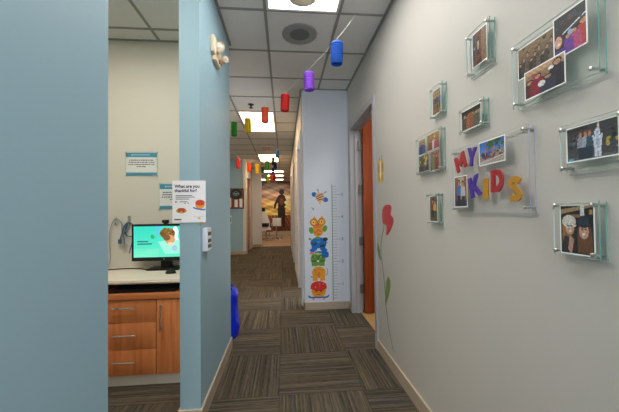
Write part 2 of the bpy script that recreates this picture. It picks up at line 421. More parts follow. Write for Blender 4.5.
# baseboards
def basebd(name, segs):
    mb = MB()
    for s_ in segs: mb.box(*s_, 0, .09)
    mb.mi = 1
    for x0, x1, y0, y1 in segs:
        mb.box(x0, x1, y0, y1, .09, .099)
    build(name, mb, ['base', 'cap'], kind='structure')
basebd('baseboard_right', [(XR-.012, XR, -3, DY0-.05), (XR-.012, XR, DY1+.05, 3.91)])
basebd('baseboard_end', [(.255, XR-.012, 3.908, 3.92), (.253, .265, 3.908, 4.08)])
basebd('baseboard_left', [(XL, XL+.012, 1.875, 2.932), (XL-.135, XL, 1.875, 1.887), (XL-.135, XL, 2.92, 2.932), (XL-.135, XL-.123, 1.887, 2.3)])
basebd('baseboard_near_left', [(XL, XL+.012, -3, .936), (XL-.123, XL, .924, .936)])
basebd('baseboard_far_right', [(.238, .25, 5.14, 6.65), (.238, .25, 7.67, 8.65), (.238, .25, 9.67, 11.2)])
basebd('baseboard_far_left', [(-4, -1.28, 9.288, 9.3), (-1.28, -1.158, 9.268, 9.28)])
basebd('baseboard_white_end', [(-1.158, -.83, 11.088, 11.1)])
basebd('baseboard_far_room', [(-4, 4, 16.035, 16.05)])
# ---- doors
def casing(name, x, y0, y1, ztop, m, side=1, depth=.13):
    """steel frame round an opening in a wall whose corridor face is X=x (side=+1: wall runs to +X)"""
    mb = MB(); e = .016*side; w = .05
    d = depth*side
    for ya, yb in ((y0-w+.0, y0), (y1, y1+w)): mb.box(x-e, x, ya, yb, 0, ztop+w)
    mb.box(x-e, x, y0, y1, ztop, ztop+w)
    mb.box(x-e, x+d, y0, y0+.012, 0, ztop); mb.box(x-e, x+d, y1-.012, y1, 0, ztop); mb.box(x-e, x+d, y0, y1, ztop-.012, ztop)
    # door stop
    mb.box(x+d*.35, x+d*.6, y0+.012, y0+.028, 0, ztop-.012); mb.box(x+d*.35, x+d*.6, y1-.028, y1-.012, 0, ztop-.012); mb.box(x+d*.35, x+d*.6, y0+.012, y1-.012, ztop-.028, ztop-.012)
    return build(name, mb, m, kind='structure')
casing('door_1', XR, DY0, DY1, DZ, 'door_frame')
casing('door_2', .25, *cuts[0], 2.38, 'frame_light', depth=.12)
casing('door_3', .25, *cuts[1], 2.38, 'frame_light', depth=.12)
casing('door_4', .25, *cuts[2], 2.38, 'frame_light', depth=.12)
casing('door_5', -1.17, 9.5, 10.45, 2.42, 'frame_light', side=-1, depth=.10)
t = thing('open_door', 'orange cherry wood door standing open into the side room on the right', 'door', (1.01, 3.70, .01))
bx('door_slab', 'door_wood', 1.01, 1.90, 3.672, 3.716, .01, 2.52, parent=t, bev=.002)
for z in (2.14, 1.58, .915, .31):
    mb = MB(); mb.box(.965, 1.01, 3.715, 3.7265, z-.055, z+.055); mb.tube([(1.002, 3.712, z-.06), (1.002, 3.712, z+.06)], .009); mb.box(.956, 1.0, 3.7, 3.712, z-.055, z+.055)
    build('hinge', mb, 'hinge', t)
mb = MB(); mb.lathe([(.027, 0), (.027, .008), (.012, .012), (.012, .045)], (1.83, 3.672, 1.0), (0, -1, 0), 16); mb.tube([(1.83, 3.63, 1.0), (1.73, 3.625, 1.0)], .009)
build('door_handle', mb, 'steel', t, smooth=True)
for i, (c0, c1) in enumerate(cuts[1:]):
    t = thing('closed_door', ['brown wood door on the right of the corridor, nearer of the two closed ones', 'brown wood door on the right of the corridor, farther of the two closed ones'][i], 'door', (.33, c0, .01))
    bx('door_slab', 'door_brown', .325, .365, c0+.013, c1-.013, .01, 2.365, parent=t)
    mb = MB(); mb.lathe([(.025, 0), (.025, .01), (.01, .012), (.01, .04)], (.325, c0+.09, 1.0), (-1, 0, 0), 12); mb.tube([(.288, c0+.09, 1.0), (.288, c0+.19, 1.0)], .008); build('door_handle', mb, 'steel', t)
t = thing('closed_door', 'orange wood door far down the corridor beside the blue wall', 'door', (-1.22, 9.5, .01))
bx('door_slab', 'door_wood', -1.235, -1.195, 9.513, 10.437, .01, 2.405, parent=t)
for z in (.35, 1.2, 2.1): bx('hinge', 'steel', -1.195, -1.183, 10.33, 10.437, z-.05, z+.05, parent=t)
mb = MB(); mb.lathe([(.025, 0), (.025, .01), (.01, .012), (.01, .04)], (-1.195, 9.62, 1.0), (1, 0, 0), 12); mb.tube([(-1.157, 9.62, 1.0), (-1.157, 9.72, 1.0)], .008); build('door_handle', mb, 'steel', t)
t = thing('open_door', 'brown wood door swung inward beyond the animal sticker wall', 'door', (.40, 4.18, .01))
bx('door_slab', 'door_brown', .385, 1.25, 4.152, 4.196, .01, 2.365, parent=t)
mb = MB(); mb.lathe([(.025, 0), (.025, .01), (.01, .012), (.01, .04)], (1.18, 4.196, 1.0), (0, 1, 0), 12); mb.tube([(1.18, 4.233, 1.0), (1.08, 4.233, 1.0)], .008); build('door_handle', mb, 'steel', t)

# ================================================================== CEILING THINGS
def panel(x0, x1, y0, y1, label, dome=False, m='panel'):
    t = thing('ceiling_light', label, 'ceiling light', ((x0+x1)/2, (y0+y1)/2, CE-.02), 'recessed ceiling panel lights')
    mb = MB(); w = .022
    for b in ((x0, x1, y0, y0+w), (x0, x1, y1-w, y1), (x0, x0+w, y0+w, y1-w), (x1-w, x1, y0+w, y1-w)): mb.box(*b, CE-.012, CE-.001)
    build('frame', mb, 'white', t)
    bx('diffuser', m, x0+w, x1-w, y0+w, y1-w, CE-.007, CE-.002, parent=t)
    return t
t = panel(G1+.013, G1+T-.013, 1.18, 2.375, 'bright panel light at the top of the photo, nearest to the camera')
t = panel(G1-T+.013, G1-.013, 4.84, 6.03, 'panel light behind the orange and yellow paper lanterns', m='panel_warm')
t = panel(G1-T+.013, G1-.013, 8.48, 9.68, 'third panel light down the corridor, above the cluster of small lanterns', m='panel_warm')
panel(-.80, .0, 11.85, 12.25, 'light just inside the far room, nearest to the carpet edge', m='panel_far')
panel(-.80, .0, 13.2, 13.5, 'light in the middle of the far room ceiling', m='panel_far')
panel(-1.2, 0, 14.9, 15.2, 'light closest to the sunset mural', m='panel_far')
# unseen panels added as fill light, behind and beside the camera
panel(G1+.013, G1+T-.013, -1.3, -.1, 'unseen fill panel added behind the camera', m='panel')
panel(-1.62, -1.03, .90, 2.09, 'unseen fill panel added over the desk nook', m='fill_nook')
panel(1.6, 2.2, 2.2, 3.4, 'unseen fill panel added in the side room', m='panel')
panel(-3.2, -2.6, 4.8, 6.0, 'unseen fill panel added in the open area left of the corridor', m='panel_warm')
# round surface dome below the near panel
mb = MB(); mb.lathe([(.105, 0), (.105, -.010), (.098, -.018), (.05, -.024), (.01, -.025)], (.158, 2.20, CE-.009), n=28)
t = thing('ceiling_dome', 'round white dome on the bright panel light at the top edge', 'detector', (.158, 2.20, CE-.035))
build('dome', mb, 'frost', t, smooth=True)
mb = MB(); mb.lathe([(.118, 0), (.118, -.004), (.104, -.006), (.104, 0)], (.158, 2.20, CE-.0075), n=28, cap=False); build('base_ring', mb, mat('tan plastic ring', (140, 124, 98), .6), t, smooth=True)
# speaker
t = thing('ceiling_speaker', 'round grey speaker grille in the ceiling tile after the first light', 'speaker', (.16, 2.70, CE-.01))
M['spk'] = mat('grey speaker rim', (150, 152, 150), .5); M['spk2'] = mat('dark speaker grille', (118, 120, 120), .7, bump=1, bscale=400)
mb = MB(); mb.lathe([(.163, 0), (.160, -.008), (.14, -.011), (.092, -.009), (.09, -.004), (.09, 0)], (.16, 2.70, CE), n=40, cap=False); build('rim', mb, 'spk', t, smooth=True)
mb = MB(); mb.lathe([(.091, -.001), (.091, -.006), (.05, -.008), (.004, -.009)], (.16, 2.70, CE), n=40)
for r in (.03, .05, .07): mb.lathe([(r, -.006), (r, -.0105), (r+.004, -.0105), (r+.004, -.006)], (.16, 2.70, CE), n=32, cap=False)
build('grille', mb, 'spk2', t, smooth=True)
# sprinkler
t = thing('sprinkler', 'small dark sprinkler head in the ceiling before the second light', 'sprinkler', (-.485, 4.53, CE-.06))
mb = MB(); mb.lathe([(.045, 0), (.045, -.006), (.014, -.012), (.012, -.04)], (-.485, 4.53, CE), n=16); build('body', mb, 'dark', t, smooth=True)
mb = MB(); mb.lathe([(.006, -.036), (.006, -.05), (.03, -.052), (.03, -.056)], (-.485, 4.53, CE), n=16); build('deflector', mb, 'dark', t, smooth=True)
# exit sign, small clear panel
t = thing('exit_sign', 'small clear hanging exit sign under the corridor ceiling', 'exit sign', (-.43, 7.4, CE-.12))
M['exit_red'] = mat('orange red lettering', (222, 110, 70), .5)
bx('panel', 'clearglass', -.57, -.29, 7.4, 7.406, CE-.13, CE-.02, parent=t)
bx('mounting', 'tile', -.56, -.30, 7.39, 7.415, CE-.02, CE, parent=t)
text('lettering', 'EXIT', frame_uv('F', (-.43, 7.4, CE-.105)), .085, 'exit_red', t, .002, .003, 'CENTER')
# emergency light on the left wall
t = thing('emergency_light', 'ivory twin-head emergency light high on the blue left wall', 'emergency light', (XL, 2.35, 2.6))
M['housing'] = mat('aged ivory plastic', (222, 206, 178), .45)
bx('housing', 'housing', XL, XL+.028, 2.17, 2.42, 2.475, 2.60, parent=t, bev=.006)
for (c, r, ax) in (((-.470, 2.24, 2.540), .042, (.12, -1, -.2)), ((-.450, 2.36, 2.510), .028, (.4, -.9, -.2))):
    c = Vector(c); a = Vector(ax).normalized()
    mb = MB(); mb.lathe([(.012, -.05), (r*.55, -.045), (r*.92, -.015), (r, .012), (r*.93, .018), (r*.85, .012)], c, a, 24, cap=False)
    mb.tube([c-a*.04, Vector((XL+.03, c.y+.02, c.z-.03))], .012)
    h = build('lamp_head', mb, 'housing', t, smooth=True)
    mb = MB(); mb.lathe([(r*.86, .008), (r*.6, .016), (.004, .019)], c, a, 24, cap=True); build('lens', mb, 'ivory', h, smooth=True)
    mb = MB(); mb.lathe([(.012, .017), (.010, .024)], c, a, 12); build('bulb', mb, 'steel', h)
bx('test_button', mat('red indicator', (190, 70, 60), .5), -.49, -.484, 2.30, 2.32, 2.455, 2.475, parent=t)
mb = MB(); mb.box(XL, XL+.03, 2.22, 2.38, 2.44, 2.475, bev=.005); build('battery_box', mb, 'housing', t)

# ================================================================== PAPER LANTERNS
def lantern(x, y, z, c, label, r=.042, h=.165, tilt=0, group='coloured paper lanterns on the white strings'):
    c0 = tuple(c)
    key = 'paper %d %d %d' % c0
    if key not in M:
        m, nt, b = newmat(key); b.inputs['Base Color'].default_value = (*lin(c0), 1); b.inputs['Roughness'].default_value = .6
        tr = nt.nodes.new('ShaderNodeBsdfTranslucent'); tr.inputs['Color'].default_value = (*lin(c0), 1)
        mx = nt.nodes.new('ShaderNodeMixShader'); mx.inputs[0].default_value = .12
        nt.links.new(b.outputs[0], mx.inputs[1]); nt.links.new(tr.outputs[0], mx.inputs[2]); nt.links.new(mx.outputs[0], nt.nodes['Material Output'].inputs['Surface'])
        M[key] = m
    t = thing('paper_lantern', label, 'lantern', (x, y, z-h/2), group)
    mb = MB(); n = 9; ax = Vector((math.sin(tilt), 0, math.cos(tilt))); prof = []
    for i in range(n):
        a, b2 = -h/2 + h*i/n, -h/2 + h*(i+1)/n
        prof += [(r*.82, a), (r, (a*.65+b2*.35)), (r, (a*.35+b2*.65))]
    prof.append((r*.93, h/2))
    mb.lathe(prof, (x, y, z), ax, 20, cap=False); build('paper_body', mb, M[key], t)
    for s_ in (-1, 1):
        mb = MB(); mb.lathe([(r*.8, s_*h/2), (r*.9, s_*(h/2+.004)), (r*.9, s_*(h/2-.006)), (r*.8, s_*(h/2-.006))], (x, y, z), ax, 20, cap=False); build('end_ring', mb, M[key], t)
    mb = MB(); c1 = Vector((x, y, z)) + ax*h/2
    mb.tube([c1+Vector((-r*.8, 0, 0)), c1+Vector((0, 0, .035)), c1+Vector((r*.8, 0, 0))], .0012, 5)
    build('hanger', mb, 'string', t)
    return Vector(c1)+Vector((0, 0, .035))
near = [(.380, 2.02, 2.405, (14, 92, 190), 'bright blue paper lantern, nearest to the camera', .043),
        (.226, 2.50, 2.415, (150, 85, 215), 'purple paper lantern beside the white wall corner', .046),
        (.021, 2.87, 2.364, (205, 32, 30), 'deep red paper lantern between the purple and orange ones', .043),
        (-.196, 3.235, 2.359, (232, 96, 58), 'orange paper lantern in front of the second ceiling light', .041),
        (-.421, 3.582, 2.345, (215, 190, 20), 'mustard yellow paper lantern at the left edge of the second ceiling light', .042),
        (-.612, 3.75, 2.345, (30, 140, 30), 'green paper lantern closest to the blue left wall', .038)]
pts = [Vector((.61, 2.40, CE-.004))]
tops = []
for i, (x, y, z, c, lb, r) in enumerate(near): tops.append(lantern(x, y, z, c, lb, r, (.14, .14, .15, .155, .16, .165)[i], (.03, -.02, .05, 0, -.04, 0)[i]))
def string(name, pts, label):
    mb = MB(); fine = []
    for a, b in zip(pts, pts[1:]):
        for k in range(6):
            t_ = k/6; p = a.lerp(b, t_); p.z -= .012*4*t_*(1-t_)*min(1, (a-b).length); fine.append(p)
    fine.append(pts[-1]); mb.tube(fine, .0016, 6); return tag(build(name, mb, 'string'), label, 'string')
string('lantern_string', [Vector((.61, 2.40, CE))] + tops + [Vector((-.9, 4.1, 2.42)), Vector((-1.6, 4.6, CE))], 'white string running from the ceiling through the six nearest lanterns')
far = [(-1.11, 6.0, 2.52, (110, 60, 150), 'small purple lantern half hidden by the blue wall end'),
       (-.875, 5.8, 2.245, (205, 45, 35), 'small red lantern in front of the blue far wall'),
       (-.70, 6.1, 2.215, (228, 80, 30), 'small orange lantern above the far orange door'),
       (-.50, 5.7, 2.12, (222, 180, 25), 'small yellow lantern left of the green cluster')]
tops = [lantern(*f[:3], f[3], f[4], .042, .175) for f in far]
far2 = [(-.49, 6.9, 2.28, (20, 70, 50), 'dark green lantern peeking out beside the small yellow one', .03, .12),
        (-.36, 6.6, 2.33, (45, 130, 35), 'mid green lantern left of the third ceiling light', .042, .20),
        (-.24, 6.9, 2.48, (22, 60, 35), 'blackish green lantern over the third ceiling light corner', .036, .17),
        (-.195, 7.0, 2.40, (25, 45, 110), 'navy blue lantern right below the third ceiling light', .042, .16),
        (-.13, 6.2, 2.52, (28, 88, 140), 'teal blue lantern highest in the far cluster', .036, .16),
        (-.26, 7.4, 2.32, (80, 40, 120), 'dark purple lantern low in the far cluster', .034, .14),
        (-.47, 8.2, 2.26, (60, 190, 40), 'lime green lantern lowest left of the far cluster', .034, .15),
        (-.41, 8.0, 2.18, (235, 215, 40), 'light yellow lantern at the bottom of the far cluster', .042, .17),
        (-.33, 8.0, 2.215, (232, 110, 50), 'light orange lantern beside the bright yellow one in the far cluster', .045, .15),
        (-.26, 8.2, 2.25, (210, 45, 40), 'red lantern right in the bottom row of the far cluster', .045, .16)]
tp2 = [lantern(*f[:3], f[3], f[4], f[5], f[6]) for f in far2]
string('lantern_string', [Vector((-1.75, 5.9, 2.88))] + tops + [tp2[1], Vector((-.16, 6.9, 2.75)), Vector((.1, 7.3, CE))], 'white string crossing the corridor above the small far lanterns')
string('lantern_string', [Vector((.24, 5.6, CE-.1)), tp2[4], tp2[3], tp2[2], tp2[0], Vector((-1.0, 8.0, CE))], 'short string holding the teal and navy lanterns by the right side')
string('lantern_string', [Vector((.1, 7.9, CE)), tp2[5], tp2[9], tp2[8], tp2[7], tp2[6], Vector((-1.0, 8.9, CE))], 'farthest string, holding the light coloured lanterns')

# ================================================================== RIGHT WALL: FRAMES
XP = .845                                   # front plate position
def figure(p, u, v, h, shirt, hair=(50, 32, 24), skin=(196, 142, 112), leg=None, w=.1):
    """small person: base at (u,v), height h (fractions)"""
    if leg: p.rect(u-w*.38, v, u+w*.38, v+h*.5, leg)
    p.poly([(u-w*.6, v+(h*.42 if leg else 0)), (u+w*.6, v+(h*.42 if leg else 0)), (u+w*.5, v+h*.76), (u+w*.2, v+h*.82), (u-w*.2, v+h*.82), (u-w*.5, v+h*.76)], shirt)
    p.ell(u, v+h*.91, w*.30, h*.13, hair); p.ell(u, v+h*.885, w*.23, h*.095, skin)
def bits(p, n, cols, seed, u0=0, v0=0, u1=1, v1=1, s_=.08):
    r = random.Random(seed)
    for _ in range(n):
        p.ell(r.uniform(u0, u1), r.uniform(v0, v1), r.uniform(.3, 1)*s_, r.uniform(.3, 1)*s_, r.choice(cols), r.uniform(0, 3))
def border(p, c=(240, 240, 240), t=.004):
    a, b = t/p.w, t/p.h
    p.rect(0, 0, 1, b, c); p.rect(0, 1-b, 1, 1, c); p.rect(0, 0, a, 1, c); p.rect(1-a, 0, 1, 1, c)
def photo(parent, Y1, Y0, Z0, Z1, fn, label, front=0, cell=.0019, bd=.004):
    w, h = Y1-Y0, Z1-Z0; p = Paint(w, h, max(8, int(w/cell)), max(8, int(h/cell)), (120, 110, 100)); fn(p)
    r0 = random.Random(int(Y0*1e4)+int(Z0*1e4)); ph_ = [(r0.uniform(15, 70), r0.uniform(15, 70), r0.uniform(0, 6)) for _ in range(5)]
    for j in range(p.ny):
        for i in range(p.nx):
            k_ = 1+.05*sum(math.sin(a_*i/p.nx+b_*j/p.ny*(1 if n_ % 2 else -1)+c_) for n_, (a_, b_, c_) in enumerate(ph_))/1.6+r0.uniform(-.09, .09)
            q_ = p.g[j][i]; m_ = sum(q_)/3; p.g[j][i] = tuple(max(0, min(255, (m_*.12+x_*.88)*k_*.92)) for x_ in q_)
    if bd: border(p, t=bd)
    x = XP-.0036-.0012*front if front else XP+.0015
    return p.mesh('photo_print', frame_uv('R', (x, Y1, Z0)), 'print', parent, thick=.0005, label=label)
def frame(Y1, Y0, Z0, Z1, label, mats=('glass', 'glass_edge', 'glass_rim'), shift=.0, so=.012):
    t = thing('photo_frame', label, 'photo frame', (XR, (Y0+Y1)/2, Z0), 'clear acrylic photo frames on the right wall')
    def plate(name, x0, x1, dz=0):
        mb = MB(); fs = mb.box(x0, x1, Y0, Y1, Z0+dz, Z1+dz)
        fs[2].material_index = 1; fs[1].material_index = 2; fs[0].material_index = 2; fs[4].material_index = 2
        build(name, mb, list(mats), t, norm=False)
    plate('front_plate', XP-.004, XP); plate('back_plate', XR-.008, XR-.004, -.004)
    for y in (Y0+so, Y1-so):
        for z in (Z0+so, Z1-so):
            mb = MB(); mb.lathe([(.0045, 0), (.0045, .034), (.0062, .034), (.0062, .038), (.003, .04)], (XR, y, z), (-1, 0, 0), 12); build('standoff', mb, 'steel', t, smooth=True)
    return t
BR = [(110, 78, 52), (80, 56, 44), (150, 110, 70), (60, 48, 46)]
def fA(p):
    p.grad(0, 0, 1, 1, (70, 40, 36), (96, 72, 62)); p.rect(.0, 0, .25, 1, (70, 70, 78)); p.poly([(.2, .05), (.62, .2), (.62, .9), (.25, .95)], (128, 66, 46)); p.poly([(.62, 0), (1, 0), (1, 1), (.62, 1)], (150, 112, 86))
    p.rect(.32, .3, .52, .82, (60, 46, 44)); p.ell(.42, .6, .07, .16, (190, 170, 150)); p.ell(.42, .74, .05, .05, (90, 60, 45)); p.rect(0, .05, .12, .2, (180, 60, 40)); p.ell(.15, .55, .06, .04, (150, 160, 180))
t = frame(1.275, 1.12, 1.905, 2.091, 'small upright acrylic frame highest on the wall, with one photo of a doorway')
photo(t, 1.24, 1.143, 1.93, 2.08, fA, 'reddish interior photo')
def fB(p):
    p.grad(0, 0, 1, 1, (150, 110, 60), (170, 150, 120)); bits(p, 10, [(190, 160, 80), (120, 90, 60)], 3)
    for i, (u, c) in enumerate(((.2, (50, 70, 110)), (.42, (30, 30, 40)), (.62, (70, 50, 50)), (.85, (40, 100, 190)))): figure(p, u, .18, .6, c, leg=(40, 40, 50), w=.2)
    p.rect(.25, .9, .75, .96, (90, 120, 90)); p.rect(0, 0, 1, .15, (120, 76, 40))
t = frame(1.615, 1.483, 1.817, 1.989, 'small upright acrylic frame with a photo of standing people, left of the bird house photo')
t['label'] = 'small upright acrylic frame with one photo of people standing, directly above the four-photo frame'
photo(t, 1.60, 1.507, 1.833, 1.972, fB, 'photo of people standing together')
def fC(p):
    p.grad(0, 0, 1, 1, (110, 130, 120), (150, 165, 165)); p.rect(0, .78, 1, 1, (36, 36, 40)); p.poly([(0, .6), (1, .75), (1, .9), (0, .85)], (44, 42, 44))
    for u, c in ((.2, (80, 70, 60)), (.42, (170, 90, 60)), (.6, (150, 84, 60)), (.78, (90, 90, 80))):
        figure(p, u, 0, .75, c, hair=(110, 70, 45), w=.26)
    p.poly([(.3, .55), (.5, .8), (.7, .55)], (160, 92, 62)); p.rect(0, 0, 1, .06, (60, 60, 56))
t = frame(1.342, 1.165, 1.66, 1.778, 'small landscape acrylic frame with one photo, just above the letters')
photo(t, 1.332, 1.189, 1.669, 1.765, fC, 'photo of a brown couple outdoors')
def fD1(p): p.grad(0, 0, 1, 1, (70, 80, 110), (170, 150, 110)); [figure(p, u, 0, h, c, w=.28) for u, h, c in ((.2, .7, (30, 50, 110)), (.5, .8, (40, 60, 130)), (.8, .72, (60, 80, 140)))]
def fD2(p): p.grad(0, 0, 1, 1, (120, 80, 60), (170, 130, 80)); bits(p, 12, BR + [(220, 190, 70)], 5); [figure(p, u, 0, h, c, w=.22) for u, h, c in ((.3, .6, (120, 60, 50)), (.55, .7, (200, 190, 200)), (.72, .6, (190, 60, 110)))]
def fD3(p): p.grad(0, 0, 1, 1, (60, 50, 40), (110, 90, 70)); bits(p, 30, [(210, 180, 50), (60, 90, 160), (140, 60, 110), (70, 50, 40), (90, 110, 70)], 6, s_=.12)
def fD4(p): p.grad(0, 0, 1, 1, (130, 90, 70), (160, 120, 90)); bits(p, 10, BR, 8); figure(p, .4, 0, .85, (110, 130, 90), w=.4); figure(p, .7, 0, .8, (150, 60, 60), w=.36)
t = frame(1.803, 1.505, 1.522, 1.752, 'square acrylic frame holding four photos, farthest along the right wall')
photo(t, 1.780, 1.688, 1.643, 1.737, fD1, 'photo of people in blue', bd=.002); photo(t, 1.672, 1.532, 1.645, 1.741, fD2, 'photo of a group indoors', bd=.002)
photo(t, 1.782, 1.652, 1.535, 1.637, fD3, 'busy photo with yellow and blue spots', bd=.002); photo(t, 1.636, 1.536, 1.526, 1.638, fD4, 'photo of two people', bd=.002)
def fE(p): p.grad(0, 0, 1, 1, (110, 90, 60), (120, 100, 90)); bits(p, 10, BR, 11); figure(p, .38, .15, .7, (160, 60, 60), leg=(50, 60, 70), w=.36); figure(p, .66, .15, .66, (210, 180, 70), leg=(80, 90, 60), w=.34)
t = frame(1.676, 1.542, 1.22, 1.398, 'small upright acrylic frame with one photo, lowest and left of the letters')
photo(t, 1.653, 1.563, 1.236, 1.384, fE, 'photo of two people', bd=.003)
# MY KIDS frame
t = frame(1.411, .943, 1.294, 1.596, 'large clear acrylic frame with glitter letters reading MY KIDS', mats=('clearglass', 'clear_edge', 'glass_rim'), so=.014)
def fF1(p):
    p.grad(0, .45, 1, 1, (90, 140, 210), (40, 100, 190)); p.rect(0, 0, 1, .5, (150, 140, 130)); p.poly([(0, 0), (1, 0), (1, .3), (0, .18)], (170, 160, 150))
    bits(p, 16, [(50, 90, 40), (70, 110, 50)], 21, .35, .55, .95, .95, .11); bits(p, 14, [(40, 50, 100), (120, 50, 60), (30, 30, 40), (60, 90, 160)], 22, .1, .25, .9, .5, .1)
    bits(p, 10, [(210, 200, 60), (200, 60, 60), (230, 120, 60), (80, 180, 90)], 23, .1, .4, .9, .65, .05); p.line([(.05, .1), (.95, .28)], .004, (210, 205, 195))
photo(t, 1.20, 1.049, 1.488, 1.588, fF1, 'photo of a colourful group outdoors under blue sky', front=True)
def fF2(p): p.grad(0, 0, 1, 1, (120, 70, 50), (150, 100, 80)); p.rect(.3, .25, .75, .95, (190, 180, 160)); p.rect(0, 0, 1, .22, (60, 70, 90)); figure(p, .38, .02, .85, (60, 120, 190), leg=(50, 50, 70), w=.32); figure(p, .68, .02, .8, (200, 190, 190), leg=(60, 60, 60), w=.3)
photo(t, 1.39, 1.287, 1.315, 1.463, fF2, 'upright photo of two people', front=True)
def glitter(name, c):
    m, nt, b = newmat(name); N, L = nt.nodes, nt.links; g = N.new('ShaderNodeNewGeometry'); n = N.new('ShaderNodeTexVoronoi'); n.inputs['Scale'].default_value = 700
    L.new(g.outputs['Position'], n.inputs['Vector']); r = N.new('ShaderNodeValToRGB'); l = lin(c)
    r.color_ramp.elements[0].color = (*[v*.7 for v in l], 1); r.color_ramp.elements[1].color = (*[min(1, v*1.35) for v in l], 1)
    sp = N.new('ShaderNodeSeparateColor'); L.new(n.outputs['Color'], sp.inputs[0]); L.new(sp.outputs[0], r.inputs['Fac']); L.new(r.outputs[0], b.inputs['Base Color']); b.inputs['Roughness'].default_value = .5
    return m
GR, GP, GG = glitter('red glitter foam', (156, 36, 44)), glitter('purple glitter foam', (70, 42, 138)), glitter('gold glitter foam', (176, 126, 36))
fit_letter('M', 1.330, 1.528, .080, .076, .34, 'red', t, GR)
fit_letter('Y', 1.245, 1.538, .062, .082, -.12, 'purple', t, GP)
fit_letter('K', 1.228, 1.405, .074, .092, .26, 'purple', t, GP)
fit_letter('I', 1.158, 1.388, .030, .086, -.04, 'gold', t, GG)
fit_letter('D', 1.091, 1.415, .068, .090, -.03, 'red', t, GR)
fit_letter('S', 1.002, 1.376, .068, .094, -.06, 'gold', t, GG)
# big top frame
t = frame(1.008, .710, 1.667, 1.896, 'large acrylic frame with three overlapping photos at the top right', so=.014)
def fG1(p):
    p.grad(0, 0, 1, 1, (120, 90, 66), (150, 118, 84)); p.rect(0, .75, 1, 1, (150, 120, 90))
    for i in range(9): figure(p, .08+.105*i, 0, .5+.12*(i % 3), [(60, 48, 44), (80, 66, 60), (110, 96, 88)][i % 3], hair=(40, 30, 28), w=.14)
    bits(p, 12, BR, 31, s_=.06)
def fG2(p):
    p.rect(0, 0, 1, 1, (34, 40, 44)); p.grad(0, .55, 1, 1, (60, 50, 56), (30, 40, 38)); p.line([(.3, .52), (1, .72)], .004, (225, 230, 240)); bits(p, 9, [(50, 70, 90), (44, 90, 50), (90, 60, 60)], 33, 0, .6, 1, 1, .08)
    figure(p, .92, 0, .62, (196, 60, 50), w=.5, hair=(90, 60, 50)); figure(p, .62, 0, .52, (190, 70, 120), w=.4); figure(p, .45, .0, .46, (110, 60, 160), w=.3)
    p.ell(.17, .38, .17, .19, (74, 40, 36)); p.rect(.0, .05, .34, .34, (74, 40, 36)); p.poly([(-.05, 0), (.42, 0), (.34, .2), (.0, .2)], (70, 60, 150)); p.ell(.16, .38, .115, .14, (226, 168, 146)); p.ell(.17, .32, .055, .022, (240, 240, 240)); p.ell(.12, .41, .015, .01, (60, 40, 40)); p.ell(.21, .41, .015, .01, (60, 40, 40))
    p.ell(.52, .48, .07, .06, (150, 180, 220))
def fG3(p):
    p.grad(0, 0, 1, 1, (90, 70, 60), (190, 150, 110)); p.rect(.0, .8, 1, 1, (200, 160, 116))
    for u, v, h, c in ((.15, 0, .62, (90, 60, 60)), (.35, .05, .68, (150, 40, 60)), (.82, .0, .9, (50, 48, 56)), (.6, 0, .55, (60, 60, 80))): figure(p, u, v, h, c, w=.34, hair=(50, 36, 32))
    p.ell(.45, .35, .09, .1, (230, 225, 225)); p.ell(.68, .72, .07, .06, (235, 235, 240)); p.ell(.25, .75, .06, .06, (190, 60, 90))
photo(t, .987, .840, 1.763, 1.874, fG1, 'group photo at the left'); photo(t, .8395, .736, 1.76, 1.888, fG2, 'dark photo of a smiling woman with children', front=True)
photo(t, .951, .801, 1.677, 1.774, fG3, 'photo of a crowd at the bottom', front=2)
# H
def fH(p):
    p.grad(0, 0, 1, 1, (84, 84, 88), (70, 64, 66)); bits(p, 26, [(50, 50, 56), (110, 110, 120), (90, 90, 96)], 41, 0, .3, .35, .8, .06); p.rect(0, 0, 1, .12, (104, 100, 100)); p.rect(0, .85, .45, 1, (60, 52, 50))
    bits(p, 12, [(60, 70, 140), (200, 170, 60), (40, 90, 60), (30, 30, 60)], 42, .75, .2, 1, .8, .06)
    for u, c in ((.30, (150, 150, 170)), (.40, (170, 170, 190)), (.48, (60, 90, 110))): figure(p, u, .06, .74, c, hair=(150, 70, 50), leg=(50, 60, 80), w=.12)
    W_ = (216, 220, 240); W2 = (180, 186, 214)
    p.rect(.565, .06, .615, .34, W_); p.rect(.64, .06, .69, .34, W_); p.ell(.628, .42, .075, .22, W_); p.ell(.628, .44, .03, .16, W2); p.ell(.625, .70, .055, .11, W_); p.ell(.625, .68, .03, .05, W2); p.ell(.645, .86, .022, .10, (226, 206, 214)); p.ell(.565, .52, .022, .13, W_, .25); p.ell(.69, .54, .022, .12, W_, -.25)
    p.rect(.05, .02, .15, .12, (80, 170, 220))
t = frame(.828, .648, 1.41, 1.550, 'landscape acrylic frame at the right photo edge, its photo showing a figure in white')
photo(t, .813, .671, 1.437, 1.540, fH, 'photo of people beside a white costumed figure')
